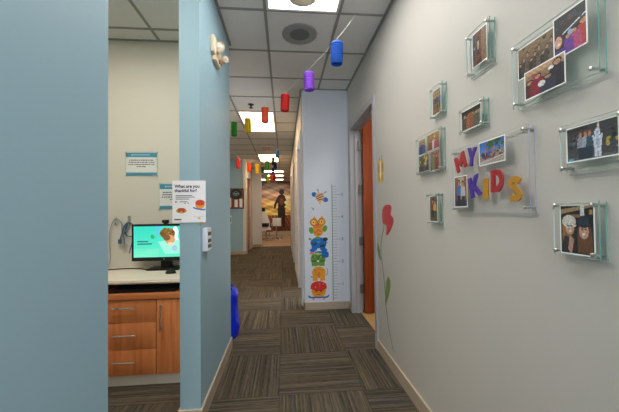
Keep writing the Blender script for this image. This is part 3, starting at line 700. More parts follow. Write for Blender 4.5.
# I
def fI(p):
    p.rect(0, 0, 1, 1, (44, 40, 42)); p.poly([(0, .8), (.95, .95), (.95, 1), (0, .9)], (176, 140, 100)); p.rect(.35, .74, .75, .8, (150, 104, 70)); p.rect(.62, .78, .72, 1, (220, 220, 225)); p.rect(.85, .8, .95, .9, (200, 150, 80))
    p.poly([(.1, 0), (.5, 0), (.44, .45), (.12, .45)], (60, 54, 60)); p.poly([(.5, 0), (.98, 0), (.92, .36), (.58, .36)], (70, 60, 66))
    p.ell(.25, .55, .2, .2, (150, 104, 64)); p.poly([(.06, .2), (.2, .5), (.1, .6)], (170, 120, 70)); p.poly([(.34, .0), (.42, .3), (.3, .4), (.24, .1)], (200, 150, 128)); p.ell(.3, .55, .135, .15, (214, 160, 138)); p.ell(.28, .66, .2, .13, (222, 214, 206)); p.poly([(.3, .6), (.5, .6), (.48, .56), (.3, .57)], (225, 220, 214))
    p.ell(.72, .42, .2, .26, (110, 70, 50)); p.rect(.52, .05, .93, .4, (120, 80, 58)); p.ell(.7, .48, .13, .15, (212, 156, 136)); p.ell(.7, .66, .16, .12, (50, 62, 78)); p.poly([(.55, .6), (.88, .6), (.86, .56), (.56, .57)], (40, 50, 64)); p.ell(.7, .42, .05, .02, (240, 235, 235)); p.ell(.31, .47, .04, .018, (240, 235, 235))
    for u in (.26, .35, .66, .75): p.ell(u, .52 if u > .5 else .57, .035, .018, (46, 36, 36))
t = frame(.856, .722, 1.163, 1.324, 'upright acrylic frame at the lower right, photo of two people wearing caps')
photo(t, .840, .737, 1.167, 1.314, fI, 'close photo of two smiling people in caps')

# ================================================================== RIGHT WALL: FLOWER AND BUTTERFLY STICKERS
def decal(name, label, cat, fmap, w, h, cell, fn, loc, group=None, material='decal'):
    p = Paint(w, h, int(w/cell), int(h/cell)); fn(p); o = p.mesh(name, fmap, material, None, loc=loc, thick=.0006); tag(o, label, cat, group); return o
def but(p):
    Y_, O_ = (216, 178, 66), (190, 132, 60)
    p.ell(.28, .56, .24, .30, Y_); p.ell(.72, .56, .24, .30, Y_); p.ell(.32, .22, .2, .2, Y_); p.ell(.68, .22, .2, .2, Y_)
    p.ell(.28, .56, .13, .19, O_); p.ell(.72, .56, .13, .19, O_); p.ell(.32, .22, .08, .1, O_); p.ell(.68, .22, .08, .1, O_); p.ell(.5, .5, .09, .34, (236, 230, 220)); p.line([(.45, .8), (.35, .92)], .006, (110, 110, 110)); p.line([(.55, .8), (.68, .94)], .006, (110, 110, 110)); p.ell(.33, .94, .05, .03, (110, 110, 110)); p.ell(.7, .96, .05, .03, (110, 110, 110))
decal('butterfly_sticker', 'yellow butterfly sticker on the grey wall beside the orange door', 'wall sticker', frame_uv('R', (XR-.0012, 2.685, 1.545)), .205, .25, .003, but, (XR, 2.58, 1.545))
t = thing('flower_sticker', 'tall red flower sticker with thin stem on the grey right wall', 'wall sticker', (XR, 2.44, .15))
fm = frame_uv('R', (XR, 0, 0))
def flat(name, pts, m, parent, d=.0015):
    mb = MB(); mb.prism(pts, 'X', XR-d, XR-d+.0008); return build(name, mb, m, parent)
M['petal'] = mat('red vinyl', (186, 62, 68), .55, var=.12, vscale=25); M['leafg'] = mat('olive green vinyl', (112, 132, 70), .55, var=.1, vscale=20); M['stem'] = mat('dark grey vinyl', (98, 98, 92), .6)
flat('petal', [(2.559, 1.258), (2.55, 1.306), (2.526, 1.331), (2.486, 1.346), (2.426, 1.352), (2.364, 1.35), (2.334, 1.339), (2.325, 1.317), (2.341, 1.287), (2.347, 1.266), (2.314, 1.256), (2.286, 1.24), (2.282, 1.213), (2.307, 1.182), (2.348, 1.144), (2.406, 1.104), (2.438, 1.091), (2.465, 1.096), (2.452, 1.138), (2.45, 1.175), (2.505, 1.182), (2.55, 1.19)], 'petal', t)
def strip(pts, w):
    L_ = [(y+w/2, z) for y, z in pts]; R_ = [(y-w/2, z) for y, z in pts[::-1]]; return L_+R_
st_ = [(2.511, 1.178), (2.524, 1.143), (2.536, 1.113), (2.53, 1.132), (2.556, 1.097), (2.584, 1.044), (2.605, 0.971), (2.6, 0.901), (2.578, 0.834), (2.555, 0.768), (2.527, 0.677), (2.507, 0.587), (2.489, 0.457), (2.455, 0.361), (2.42, 0.295), (2.38, 0.229), (2.334, 0.166)]
flat('stem', strip(st_, .010), 'stem', t, .002)
flat('leaf', [(2.731, 1.021), (2.676, 0.991), (2.633, 0.939), (2.611, 0.848), (2.672, 0.875), (2.715, 0.943)], 'leafg', t)
flat('leaf', [(2.512, 0.482), (2.507, 0.587), (2.478, 0.689), (2.429, 0.751), (2.386, 0.729), (2.381, 0.673), (2.414, 0.599), (2.471, 0.522)], 'leafg', t)
# ================================================================== GROWTH CHART WALL (faces the camera at Y=3.92)
YW = 3.92
t = thing('growth_chart', 'wall sticker height ruler with numbered marks beside the animal tower', 'growth chart', (.635, YW, .11))
fw = frame_uv('F', (0, YW, 0))
mb = MB(); mb.box(.638, .650, YW-.0012, YW-.0004, .105, 1.66); build('scale_line', mb, 'ruler_green', t)
z1 = .33; st_ft = .2985
for k in range(-6, 37):
    z = z1 + k*st_ft/8; big = k % 8 == 0
    if z < .12 or z > 1.65: continue
    bx('tick_mark', 'ruler_grey', .650, .650+(.105 if big else .055), YW-.0012, YW-.0004, z-.0028, z+.0028, parent=t)
for i in range(5): text('numeral', str(i+1), fw, .055, 'ruler_grey', t, .0012, .002, at=(.765, z1+i*st_ft-.015))
OR, OR2, BL, GN, RD, DK, WH = (226, 150, 44), (200, 118, 32), (20, 106, 190), (96, 150, 62), (206, 52, 44), (40, 40, 46), (240, 238, 230)
GRP = 'animal tower stickers on the pale wall'
def animal(name, label, X0, X1, Z0, Z1, fn, cat='wall sticker'):
    return decal(name, label, cat, frame_uv('F', (X0, YW-.0012, Z0)), X1-X0, Z1-Z0, .004, fn, (X0, YW, Z0), GRP)
def bee(p):
    p.ell(.16, .66, .17, .15, BL, -.6); p.ell(.84, .34, .18, .15, BL, -.4); p.ell(.5, .5, .29, .27, (222, 176, 130), -.3); p.poly([(.35, .3), (.5, 0), (.6, .3)], (222, 176, 130))
    for k in range(3): p.line([(.25+.06*k, .48-.09*k), (.66+.05*k, .72-.16*k)], .012, (70, 60, 60))
    p.line([(.42, .75), (.38, .98)], .008, (110, 110, 100)); p.line([(.68, .68), (.86, .82)], .008, (110, 110, 100)); p.ell(.38, .95, .05, .05, (90, 120, 90)); p.ell(.86, .82, .05, .04, (90, 120, 90))
animal('bee_sticker', 'striped bee sticker with blue wings above the animal tower', .37, .59, 1.385, 1.60, bee)
def trail(p):
    pts = [(.05, .02), (.08, .25), (.25, .45), (.5, .55), (.72, .7), (.6, .9), (.45, .8)]
    for (a, b) in zip(pts, pts[1:]): p.line([a, ((a[0]*.45+b[0]*.55), (a[1]*.45+b[1]*.55))], .005, (150, 156, 170))
    p.ell(.8, .8, .12, .06, (130, 140, 170)); p.ell(.62, .88, .1, .05, (170, 176, 196))
animal('trail_sticker', 'faint dashed flight trail sticker left under the bee', .31, .41, 1.20, 1.37, trail)
def owl(p):
    p.ell(.5, .34, .3, .34, OR); p.ell(.3, .68, .2, .2, OR); p.ell(.7, .7, .2, .2, OR); p.poly([(.2, .8), (.3, 1), (.42, .82)], OR); p.poly([(.58, .84), (.72, 1), (.82, .84)], OR)
    p.ell(.14, .3, .12, .16, GN, .3); p.ell(.87, .38, .12, .16, GN, -.3)
    for u, v in ((.27, .68), (.7, .7)):
        p.ell(u, v, .2, .175, DK); p.ell(u, v, .18, .155, OR); p.ell(u, v, .09, .08, (250, 210, 120)); p.ell(u, v, .045, .04, DK)
    p.ell(.48, .56, .1, .05, (214, 80, 90)); p.ell(.5, .2, .2, .14, OR2); bits(p, 8, [(240, 180, 80)], 3, .38, .1, .65, .3, .04); p.line([(.3, .46), (.7, .46)], .008, RD)
animal('owl_sticker', 'orange owl sticker wearing round glasses, top of the animal tower', .325, .575, .965, 1.245, owl)
def blue(p):
    p.ell(.5, .6, .42, .36, BL); p.rect(.14, .12, .42, .55, BL); p.rect(.58, .12, .86, .55, BL); p.ell(.2, .12, .16, .12, BL); p.ell(.8, .12, .16, .12, BL)
    p.ell(.85, .82, .13, .13, DK); p.ell(.06, .85, .08, .07, GN); p.ell(.45, .92, .14, .08, GN)
    for u, v in ((.28, .55), (.68, .42)): p.ell(u, v, .12, .11, (24, 60, 84)); p.ell(u-.02, v+.02, .05, .05, (60, 140, 80))
    p.line([(.58, .38), (.9, .44)], .014, DK); p.ell(.96, .6, .03, .03, (180, 60, 60)); p.ell(.5, .65, .1, .04, (70, 150, 220))
animal('bear_sticker', 'bright blue animal sticker second from the top of the tower', .325, .585, .760, .965, blue)
def green(p):
    p.ell(.45, .5, .38, .42, GN); p.rect(.12, .05, .38, .5, GN); p.rect(.52, .05, .78, .5, GN); p.ell(.84, .76, .2, .2, BL); p.ell(.62, .9, .34, .09, BL); p.ell(.14, .86, .12, .08, (216, 120, 130)); p.rect(.1, .34, .8, .39, DK)
    p.ell(.3, .62, .13, .08, DK); p.ell(.6, .62, .13, .08, DK); p.ell(.3, .62, .08, .045, (150, 190, 100)); p.ell(.6, .62, .08, .045, (150, 190, 100)); p.ell(.45, .5, .05, .05, (70, 110, 50)); p.ell(.45, .82, .2, .06, (170, 200, 90)); p.ell(.45, .36, .06, .05, WH)
animal('turtle_sticker', 'green animal sticker with dark glasses and blue cap, middle of the tower', .328, .59, .562, .775, green)
def orange(p):
    p.ell(.46, .6, .38, .38, OR); p.rect(.12, .05, .38, .5, OR); p.rect(.54, .05, .8, .5, OR); p.ell(.46, .62, .2, .22, OR2); p.ell(.46, .62, .17, .19, OR); p.line([(.46, .62), (.44, .35), (.5, .25)], .02, OR2)
    p.line([(.82, .35), (.95, .5), (.93, .8), (.84, .9)], .008, (130, 120, 110)); p.line([(.0, .3), (.1, .32)], .012, DK); p.ell(.25, .72, .03, .03, DK); p.ell(.68, .72, .03, .03, DK)
animal('elephant_sticker', 'plain orange animal sticker just above the skateboarder', .345, .585, .370, .572, orange)
def skate(p):
    p.ell(.5, .45, .34, .34, OR); p.ell(.5, .7, .38, .26, RD); p.rect(.12, .55, .88, .68, RD); p.ell(.38, .45, .05, .04, DK); p.ell(.62, .45, .05, .04, DK); p.line([(.3, .36), (.7, .36)], .01, OR2); p.line([(.36, .28), (.66, .28)], .01, DK)
    bits(p, 7, [(236, 120, 90)], 4, .25, .6, .75, .85, .035); p.rect(.26, .16, .42, .3, OR); p.rect(.58, .16, .74, .3, OR)
    p.line([(.0, .22), (.12, .13), (.88, .13), (1, .22)], .022, BL); p.ell(.25, .05, .06, .05, OR); p.ell(.75, .05, .06, .05, OR)
animal('skateboarder_sticker', 'orange animal sticker with red helmet on a blue skateboard, bottom of the tower', .310, .590, .125, .385, skate)

# ================================================================== LEFT WALL END: NOTICE AND CONTROL
t = thing('paper_notice', 'white paper notice taped across the end of the blue wall', 'notice', (-.585, 1.883, 1.243))
bx('sheet', 'paper', -.684, -.484, 1.8810, 1.8825, 1.243, 1.502, parent=t)
fn_ = frame_uv('F', (-.684, 1.8808, 1.243))
text('heading', 'What are you\nthankful for?', fn_, .0265, 'ink', t, .0006, .0008, at=(.014, .215))
mb = MB()
for z, a, b_ in ((.165, .02, .12), (.155, .02, .135), (.143, .02, .10), (.126, .045, .09)): mb.box(-.684+a, -.684+b_, 1.8800, 1.8806, 1.243+z, 1.243+z+.004)
mb.lathe([(.005, 0), (.005, .0006)], (-.684+.022, 1.8806, 1.243+.127), (0, -1, 0), 12)
mb.box(-.672, -.63, 1.8800, 1.8806, 1.258, 1.266)
build('small_print', mb, 'greyink', t)
p = Paint(.2, .259, 100, 130)
p.ell(.27, .28, .16, .055, (214, 160, 60)); p.ell(.27, .31, .12, .04, (190, 80, 50)); p.ell(.2, .26, .04, .02, (80, 140, 70)); p.ell(.34, .26, .04, .02, (200, 60, 50))
p.ell(.83, .42, .14, .10, (232, 160, 60)); p.ell(.83, .47, .14, .07, (210, 70, 50)); p.line([(.62, .36), (.72, .325), (.92, .30), (.99, .31)], .008, BL); p.ell(.38, .46, .02, .012, (80, 90, 120)); p.ell(.47, .465, .02, .012, (80, 90, 120))
p.ell(.8, .1, .04, .025, (226, 200, 90)); p.line([(.62, .13), (.95, .15)], .002, (180, 200, 220))
p.mesh('picture', frame_uv('F', (-.684, 1.8804, 1.243)), 'decal', t, thick=.0003)
t = thing('tape_tab', 'small orange paper tab under the notice corner', 'tab', (-.505, 1.884, 1.235))
mb = MB(); mb.prism([(-.515, 1.245), (-.49, 1.245), (-.495, 1.232), (-.508, 1.228)], 'Y', 1.8833, 1.8845); build('tab', mb, mat('orange paper', (214, 150, 60), .6), t)
t = thing('wall_control', 'white wall control box with dark buttons near the blue wall corner', 'control panel', (XL, 1.99, 1.055))
bx('housing', mat('white control housing', (226, 232, 246), .4), XL, XL+.028, 1.935, 2.045, 1.055, 1.205, parent=t, bev=.004)
bx('face_plate', 'white', XL+.028, XL+.031, 1.94, 2.04, 1.06, 1.2, parent=t)
for z in (1.165, 1.12, 1.085): bx('button', 'black', XL+.031, XL+.034, 1.955, 2.025, z-.011, z+.011, parent=t)

# ================================================================== DESK NOOK
YN = 2.90
CX0, CX1, CF = -1.415, XL-.125, 2.335            # cabinet extents and front face
t = thing('base_cabinet', 'cherry wood base cabinet with drawers and a door under the worktop', 'cabinet', (-1.03, 2.6, 0))
mb = MB(); mb.box(CX0, CX1-.001, CF+.02, YN-.004, .09, .655); build('body', mb, 'cab_wood', t)
bx('toe_kick', 'base_dark', CX0, CX1, CF+.035, CF+.05, 0, .09, parent=t, label='pale grey toe kick')
bx('plinth', 'base_dark', CX0+.02, CX1-.02, CF+.05, YN-.05, 0, .09, parent=t)
zs = [(.092, .281), (.285, .481), (.485, .65)]
for z0, z1_ in zs:
    d = bx('drawer', 'cab_wood', CX0+.002, -.970, CF, CF+.02, z0, z1_, parent=t, bev=.0015)
    zc = {.092: .198, .285: .397, .485: .597}[z0]
    mb = MB(); mb.tube([(-1.268, CF-.03, zc), (-1.108, CF-.03, zc)], .006, 10)
    for x in (-1.25, -1.126): mb.tube([(x, CF-.03, zc), (x, CF, zc)], .004, 8)
    build('handle', mb, 'steel', d, smooth=True)
d = bx('door', 'cab_wood', -.966, CX1-.003, CF, CF+.02, .092, .65, parent=t, bev=.0015)
mb = MB(); mb.tube([(-.93, CF-.03, .418), (-.93, CF-.03, .615)], .006, 10)
for z in (.435, .598): mb.tube([(-.93, CF-.03, z), (-.93, CF, z)], .004, 8)
build('handle', mb, 'steel', d, smooth=True)
t = thing('worktop', 'beige laminate worktop in the nook with wooden keyboard shelf', 'worktop', (-1.03, 2.6, .655))
prof = [(YN, .80), (2.33, .80), (2.318, .797), (2.312, .789), (2.312, .781), (2.318, .775), (YN, .772)]
mb = MB(); A = []
def wt(p, left): return Vector(((-1.62 if left else CX1), p[0], p[1]))
top = [(CX1, YN), (CX1, 2.318), (-1.42, 2.318), (-1.62, 2.55), (-1.62, YN)]
mb.prism(top, 'Z', .772, .80)
bmesh.ops.bevel(mb.bm, geom=[e for e in mb.bm.edges if all(v.co.y < 2.32 for v in e.verts) and abs(e.verts[0].co.z-e.verts[1].co.z) < .001], offset=.011, segments=4, affect='EDGES')
build('worktop_slab', mb, 'counter', t, smooth=True)
bx('keyboard_shelf', 'cab_edge', CX0, CX1, CF-.012, 2.74, .657, .70, parent=t, bev=.002)
bx('shelf_back', 'cab_edge', CX0, CX1, 2.74, 2.76, .657, .772, parent=t); bx('side_panel', 'cab_edge', CX0, CX0+.018, 2.40, 2.74, .70, .772, parent=t)
# keyboard
t = thing('keyboard', 'black keyboard on the wooden shelf under the worktop', 'keyboard', (-1.06, 2.42, .70))
mb = MB(); mb.box(-1.32, -.84, 2.352, 2.50, .7005, .718, bev=.003); build('case', mb, 'black', t)
mb = MB()
for r_ in range(6):
    for c_ in range(22):
        x = -1.312 + c_*.0212; y = 2.36 + r_*.0225; mb.box(x, x+.0175, y, y+.0185, .718, .724+r_*.0012)
build('keys', mb, 'key', t)
# mouse
t = thing('computer_mouse', 'black computer mouse on the worktop', 'mouse', (-.945, 2.56, .80))
mb = MB(); mb.ball((-.945, 2.56, .801), .05, (.88, .6, .7)); bmesh.ops.delete(mb.bm, geom=[v for v in mb.bm.verts if v.co.z < .8], context='VERTS')
build('shell', mb, 'black', t, smooth=True)
mb = MB(); mb.tube([(-.945, 2.536, .831), (-.945, 2.544, .834)], .004); build('wheel', mb, 'dark', t)
mb = MB(); mb.box(-.946, -.944, 2.535, 2.56, .829, .836); build('button_seam', mb, 'dark', t)
# monitor
YM = 2.74
t = thing('monitor', 'black computer monitor showing a turquoise picture on the worktop', 'monitor', (-1.03, 2.7, .80))
bx('casing', 'black', -1.345, -.795, YM, YM+.035, .878, 1.206, parent=t, bev=.004)
p = Paint(.515, .275, 150, 80, (70, 216, 196))
p.grad(0, 0, 1, 1, (96, 222, 196), (52, 206, 190)); p.rect(0, 0, .42, .28, (110, 226, 196)); p.poly([(.36, .55), (.40, .8), (.46, 1), (.36, 1)], (96, 190, 226)); p.ell(.31, .66, .03, .07, (40, 170, 90), .3)
p.rect(.06, .49, .24, .525, (40, 90, 96)); p.rect(.06, .41, .30, .445, (40, 90, 96)); p.rect(.06, .22, .20, .235, (90, 180, 160))
p.ell(.66, .45, .09, .35, (220, 240, 236)); p.ell(.6, .3, .12, .2, (190, 232, 230)); p.ell(.69, .78, .05, .2, (244, 250, 250)); p.poly([(.4, .5), (.52, .1), (.8, .1), (.78, .55)], (150, 228, 214))
p.ell(.56, .76, .13, .17, (112, 80, 44)); bits(p, 26, [(140, 100, 52), (96, 66, 38), (160, 118, 66)], 50, .45, .66, .67, .92, .045); p.ell(.60, .56, .085, .15, (204, 150, 112)); p.ell(.55, .62, .06, .09, (120, 84, 50)); p.ell(.61, .42, .05, .06, (226, 200, 180))
p.ell(.86, .78, .10, .17, (30, 56, 46)); p.poly([(.76, .80), (.82, .5), (.90, .5), (.93, .8)], (110, 80, 60)); p.ell(.79, .64, .03, .08, (150, 104, 76)); p.ell(.9, .62, .06, .14, (36, 70, 56)); p.poly([(.78, .1), (.98, .1), (.98, .5), (.82, .48)], (80, 200, 160)); p.ell(.95, .42, .04, .2, (50, 160, 90)); p.ell(.68, .28, .05, .1, (150, 190, 220)); p.ell(.9, .08, .05, .06, (150, 236, 210))
p.mesh('screen', frame_uv('F', (-1.327, YM-.0005, .912)), 'screen', t, thick=.0004)
bx('stand_neck', 'black', -1.11, -1.02, YM+.036, YM+.07, .81, 1.05, parent=t)
bx('stand_base', 'black', -1.20, -.93, YM-.05, YM+.12, .8005, .815, parent=t, bev=.004)
mb = MB(); mb.lathe([(.004, 0), (.004, .001)], (-1.07, YM, .895), (0, -1, 0), 12); build('badge', mb, 'steel', t)
t = thing('webcam', 'small black webcam perched on top of the monitor', 'webcam', (-1.06, 2.75, 1.207))
bx('mount', 'black', -1.075, -1.045, YM, YM+.04, 1.2065, 1.214, parent=t); bx('body', 'black', -1.087, -1.033, YM-.004, YM+.03, 1.214, 1.242, parent=t, bev=.006)
mb = MB(); mb.lathe([(.009, 0), (.009, .004), (.004, .005)], (-1.06, YM-.004, 1.228), (0, -1, 0), 12); build('lens', mb, 'dark', t)
# wall signs
def sign(X0, X1, Z0, Z1, label, seed):
    t = thing('sign_holder', label, 'sign', ((X0+X1)/2, YN, Z0), 'clear sign holders on the nook wall')
    mb = MB(); mb.box(X0, X1, YN-.014, YN-.011, Z0, Z1); build('front_plate', mb, 'glass', t); mb = MB(); mb.box(X0, X1, YN-.004, YN-.001, Z0, Z1); build('back_plate', mb, 'glass', t)
    m = .012; p = Paint(X1-X0-2*m, Z1-Z0-2*m, 110, 84, (226, 224, 222)); B_ = (70, 150, 180)
    p.rect(0, .80, 1, 1, B_); p.rect(0, 0, 1, .12, B_); p.ell(.2, .9, .03, .03, (190, 215, 225)); p.rect(.24, .885, .76, .925, (150, 190, 210)); r = random.Random(seed)
    for k, (a, b) in enumerate(((.1, .88), (.08, .92), (.06, .94), (.34, .64))):
        v = .64-.095*k; u = a
        while u < b:
            w_ = r.uniform(.03, .09); p.rect(u, v, min(b, u+w_), v+.045, (112, 112, 116)); u += w_+.014
    p.mesh('printed_card', frame_uv('F', (X0+m, YN-.0075, Z0+m)), 'print', t, thick=.001)
    for x in (X0+.009, X1-.009):
        for z in (Z0+.009, Z1-.009):
            mb = MB(); mb.lathe([(.004, 0), (.004, .014), (.0065, .014), (.0065, .018)], (x, YN, z), (0, -1, 0), 10); build('standoff', mb, 'steel', t)
sign(-1.480, -1.180, 1.650, 1.885, 'upper of the two blue-banded sign holders on the nook wall', 1)
sign(-1.178, -.880, 1.330, 1.588, 'lower blue-banded sign holder, partly behind the paper notice', 2)
# hooks and cables
for i, (x, z, lb) in enumerate(((-1.552, 1.235, 'steel wall hook with the grey cable looped over it'), (-1.443, 1.245, 'steel wall hook nearer to the monitor holding the blue cable'))):
    t = thing('wall_hook', lb, 'hook', (x, YN, z-.05))
    mb = MB(); mb.box(x-.011, x+.011, YN-.003, YN, z-.05, z+.04, bev=.001); build('backplate', mb, 'steel', t)
    mb = MB(); mb.tube([(x, YN-.003, z-.03), (x, YN-.02, z-.038), (x, YN-.032, z-.03), (x, YN-.034, z-.012)], .004, 8); mb.tube([(x, YN-.003, z+.02), (x, YN-.03, z+.028)], .004, 8); build('hook', mb, 'steel', t)
def smoothpath(pts, n=8):
    out = []; P_ = [Vector(p) for p in pts]; P_ = [P_[0]*2-P_[1]] + P_ + [P_[-1]*2-P_[-2]]
    for i in range(1, len(P_)-2):
        for k in range(n):
            t_ = k/n; a, b, c, d = P_[i-1:i+3]; out.append(.5*((2*b)+(c-a)*t_+(2*a-5*b+4*c-d)*t_*t_+(3*b-a-3*c+d)*t_**3))
    out.append(P_[-2]); return out
y = YN-.02
mb = MB(); mb.tube(smoothpath([(-1.60, 2.62, .806), (-1.61, y, .84), (-1.608, y, 1.05), (-1.60, y, 1.17), (-1.565, y, 1.25), (-1.535, y, 1.252), (-1.505, y, 1.22), (-1.50, y, 1.14), (-1.50, y, 1.08)]), .0042, 8)
tag(build('cable', mb, 'cable_grey', smooth=True), 'pale grey cable looped over the left wall hook down to the worktop', 'cable')
t = thing('cable', 'slate blue coiled cable with plugs hanging from the hook beside the monitor', 'cable', (-1.443, YN-.02, 1.0))
mb = MB(); mb.tube(smoothpath([(-1.37, 2.75, .95), (-1.38, y-.03, 1.10), (-1.41, y, 1.20), (-1.445, y-.012, 1.215), (-1.48, y, 1.18), (-1.50, y, 1.11), (-1.515, y, 1.06)]), .0065, 8)
mb.tube(smoothpath([(-1.445, y-.012, 1.21), (-1.47, y, 1.16), (-1.465, y, 1.11), (-1.43, y, 1.09), (-1.38, y, 1.10)]), .005, 8)
mb.tube(smoothpath([(-1.44, y-.012, 1.205), (-1.475, y-.01, 1.12), (-1.48, y, 1.06), (-1.475, y, 1.02)]), .005, 8)
build('cord', mb, 'cable_blue', t, smooth=True)
for x, z in ((-1.516, 1.045), (-1.474, 1.0)):
    mb = MB(); mb.box(x-.013, x+.013, y-.012, y+.012, z-.02, z+.02, bev=.003); build('plug', mb, 'cable_blue' if z > 1.02 else 'steel', t)
mb = MB(); mb.tube(smoothpath([(-1.60, 2.74, .807), (-1.45, 2.80, .807), (-1.3, 2.78, .807), (-1.2, 2.72, .807), (-1.12, 2.76, .807)]), .005, 8)
tag(build('cable', mb, 'black', smooth=True), 'black cable lying on the worktop behind the monitor foot', 'cable')

# ================================================================== BLUE BAG BEHIND THE LEFT WALL
t = thing('blue_bag', 'bright blue nylon bag on the carpet behind the blue wall end', 'bag', (-.66, 3.22, 0))
bm = bmesh.new(); nz, na = 22, 40; rings = []; rr = random.Random(4); ph = [rr.uniform(0, 6) for _ in range(12)]
for j in range(nz+1):
    f_ = j/nz; z = .50*f_; tp = max(0, (f_-.86)/.14); w = .170*(1-.07*f_)*(.92+.08*min(1, f_*6))*(1-.35*tp**2); d = .13*(1-.12*f_)*(1-.5*tp**2)
    ring = []
    for k in range(na):
        a = 2*PI*k/na; c_, s_ = math.cos(a), math.sin(a); e = .55
        x = math.copysign(abs(c_)**e, c_)*w; y_ = math.copysign(abs(s_)**e, s_)*d
        wr = .006*math.sin(5*a+9*f_+ph[0])+.005*math.sin(11*a-14*f_+ph[1])+.004*math.sin(7*a+27*f_+ph[2])
        ring.append(bm.verts.new((-.662+x*(1+wr*3)+.01*math.sin(8*f_), 3.22+y_*(1+wr*4), z+.001+.008*math.sin(3*a)*f_)))
    rings.append(ring)
for a_, b_ in zip(rings, rings[1:]):
    for k in range(na): bm.faces.new([a_[k], a_[(k+1) % na], b_[(k+1) % na], b_[k]])
bm.faces.new(rings[0][::-1]); bm.faces.new(rings[-1])
m_ = MB(); m_.bm.free(); m_.bm = bm; build('body', m_, 'blue_bag', t, smooth=True)
for dy in (-.05, .05):
    mb = MB(); mb.tube(smoothpath([(-.74, 3.22+dy, .46), (-.72, 3.22+dy*.8, .51), (-.64, 3.22+dy*.5, .53), (-.57, 3.22+dy*.8, .515), (-.545, 3.22+dy, .46)]), .009, 8); build('handle', mb, 'blue_bag', t, smooth=True)

# ================================================================== FAR LEFT WALL THINGS
t = thing('pin_board', 'brown cork pin board on the far blue wall', 'pin board', (-1.48, 9.3, 1.4))
bx('board', 'cork', -1.75, -1.245, 9.28, 9.3, 1.43, 2.02, parent=t)
mb = MB()
for b in ((-1.76, -1.235, 1.41, 1.43), (-1.76, -1.235, 2.02, 2.04), (-1.76, -1.745, 1.43, 2.02), (-1.25, -1.235, 1.43, 2.02)): mb.box(b[0], b[1], 9.272, 9.3, b[2], b[3])
build('frame', mb, 'dark', t)
mb = MB(); mb.lathe([(.17, 0), (.17, .006)], (-1.47, 9.28, 1.86), (0, -1, 0), 28); tag(build('round_poster', mb, 'black'), 'round black poster pinned on the cork board', 'poster')
p = Paint(.24, .24, 50, 50)
p.ell(.5, .55, .42, .3, (130, 150, 150)); p.ell(.5, .55, .38, .26, (24, 26, 30)); p.line([(.2, .5), (.35, .66), (.5, .5), (.65, .66), (.8, .5)], .014, (190, 200, 196)); p.line([(.3, .4), (.7, .4)], .012, (190, 200, 196))
o = p.mesh('chalk_drawing', frame_uv('F', (-1.59, 9.2735, 1.74)), 'decal', bpy.data.objects['round_poster'], thick=.0004)
for x0, x1, z0, z1_, lb in ((-1.74, -1.62, 1.46, 1.74, 'leftmost white paper pinned to the cork board'), (-1.52, -1.42, 1.46, 1.72, 'middle white paper pinned to the cork board'), (-1.37, -1.28, 1.45, 1.72, 'rightmost white paper pinned to the cork board')):
    tag(bx('pinned_paper', 'paper', x0, x1, 9.276, 9.2795, z0, z1_), lb, 'paper', 'papers on the cork board')
t = thing('soap_dispenser', 'white dispenser with green label on the far blue wall', 'dispenser', (-1.66, 9.3, .95))
bx('body', 'white', -1.72, -1.60, 9.2, 9.3, .97, 1.0, parent=t); bx('bottle', mat('green liquid bottle', (50, 160, 80), .3), -1.70, -1.62, 9.22, 9.28, 1.0, 1.15, parent=t, bev=.01); bx('backplate', 'white', -1.71, -1.61, 9.285, 9.3, .95, 1.2, parent=t)
# light switch on the far right wall
t = thing('light_switch', 'white light switches on the right corridor wall past the open doorway', 'light switch', (.25, 5.42, 1.08))
for z in (1.20, 1.085):
    pl = bx('plate', 'white', .242, .25, 5.36, 5.48, z-.045, z+.045, parent=t, bev=.002); bx('rocker', 'white', .238, .242, 5.395, 5.445, z-.025, z+.025, parent=pl)

# ================================================================== FAR ROOM: MURAL AND FURNITURE
p = Paint(3.4, 2.66, 220, 172, (120, 90, 70)); hz = .32
for j in range(p.ny):
    v = (j+.5)/p.ny
    for i in range(p.nx):
        u = (i+.5)/p.nx
        if v > hz:
            q = (v-hz)/(1-hz); a = (255, 210, 110); b = (206, 120, 60); c = (112, 96, 96); d = (128, 112, 104)
            if q < .3: t_ = q/.3; x_, y_ = a, (246, 190, 110)
            elif q < .6: t_ = (q-.3)/.3; x_, y_ = (246, 190, 110), (190, 150, 122)
            else: t_ = (q-.6)/.4; x_, y_ = (190, 150, 122), d
            cl = .16*math.sin(u*9+v*31)+.12*math.sin(u*21-v*47+2)+.08*math.sin(u*43+v*83)
            r_ = math.hypot((u-.60)*3.4, (v-.62)*2.66); gl = max(0, 1-r_/.9)**2
            p.g[j][i] = tuple(min(255, max(0, (x_[k]+(y_[k]-x_[k])*t_)*(1+cl)+gl*(90, 80, 50)[k])) for k in range(3))
        else:
            n_ = .25*math.sin(u*120+v*40)+.2*math.sin(u*57-v*160); q = v/hz
            base_ = (92+70*q, 52+36*q, 34+14*q); p.g[j][i] = tuple(max(0, min(255, x_*(1+n_))) for x_ in base_)
MX = lambda x: (x+1.83)/3.4
MZ = lambda z: (z-.27)/2.66
DKP = (52, 34, 30)
def mp_(pts, c=DKP): p.poly([(MX(x), MZ(z)) for x, z in pts], c)
p.ell(MX(.13), MZ(1.78), .05, .06, (255, 226, 150)); p.ell(MX(.13), MZ(1.78), .03, .036, (255, 246, 205))
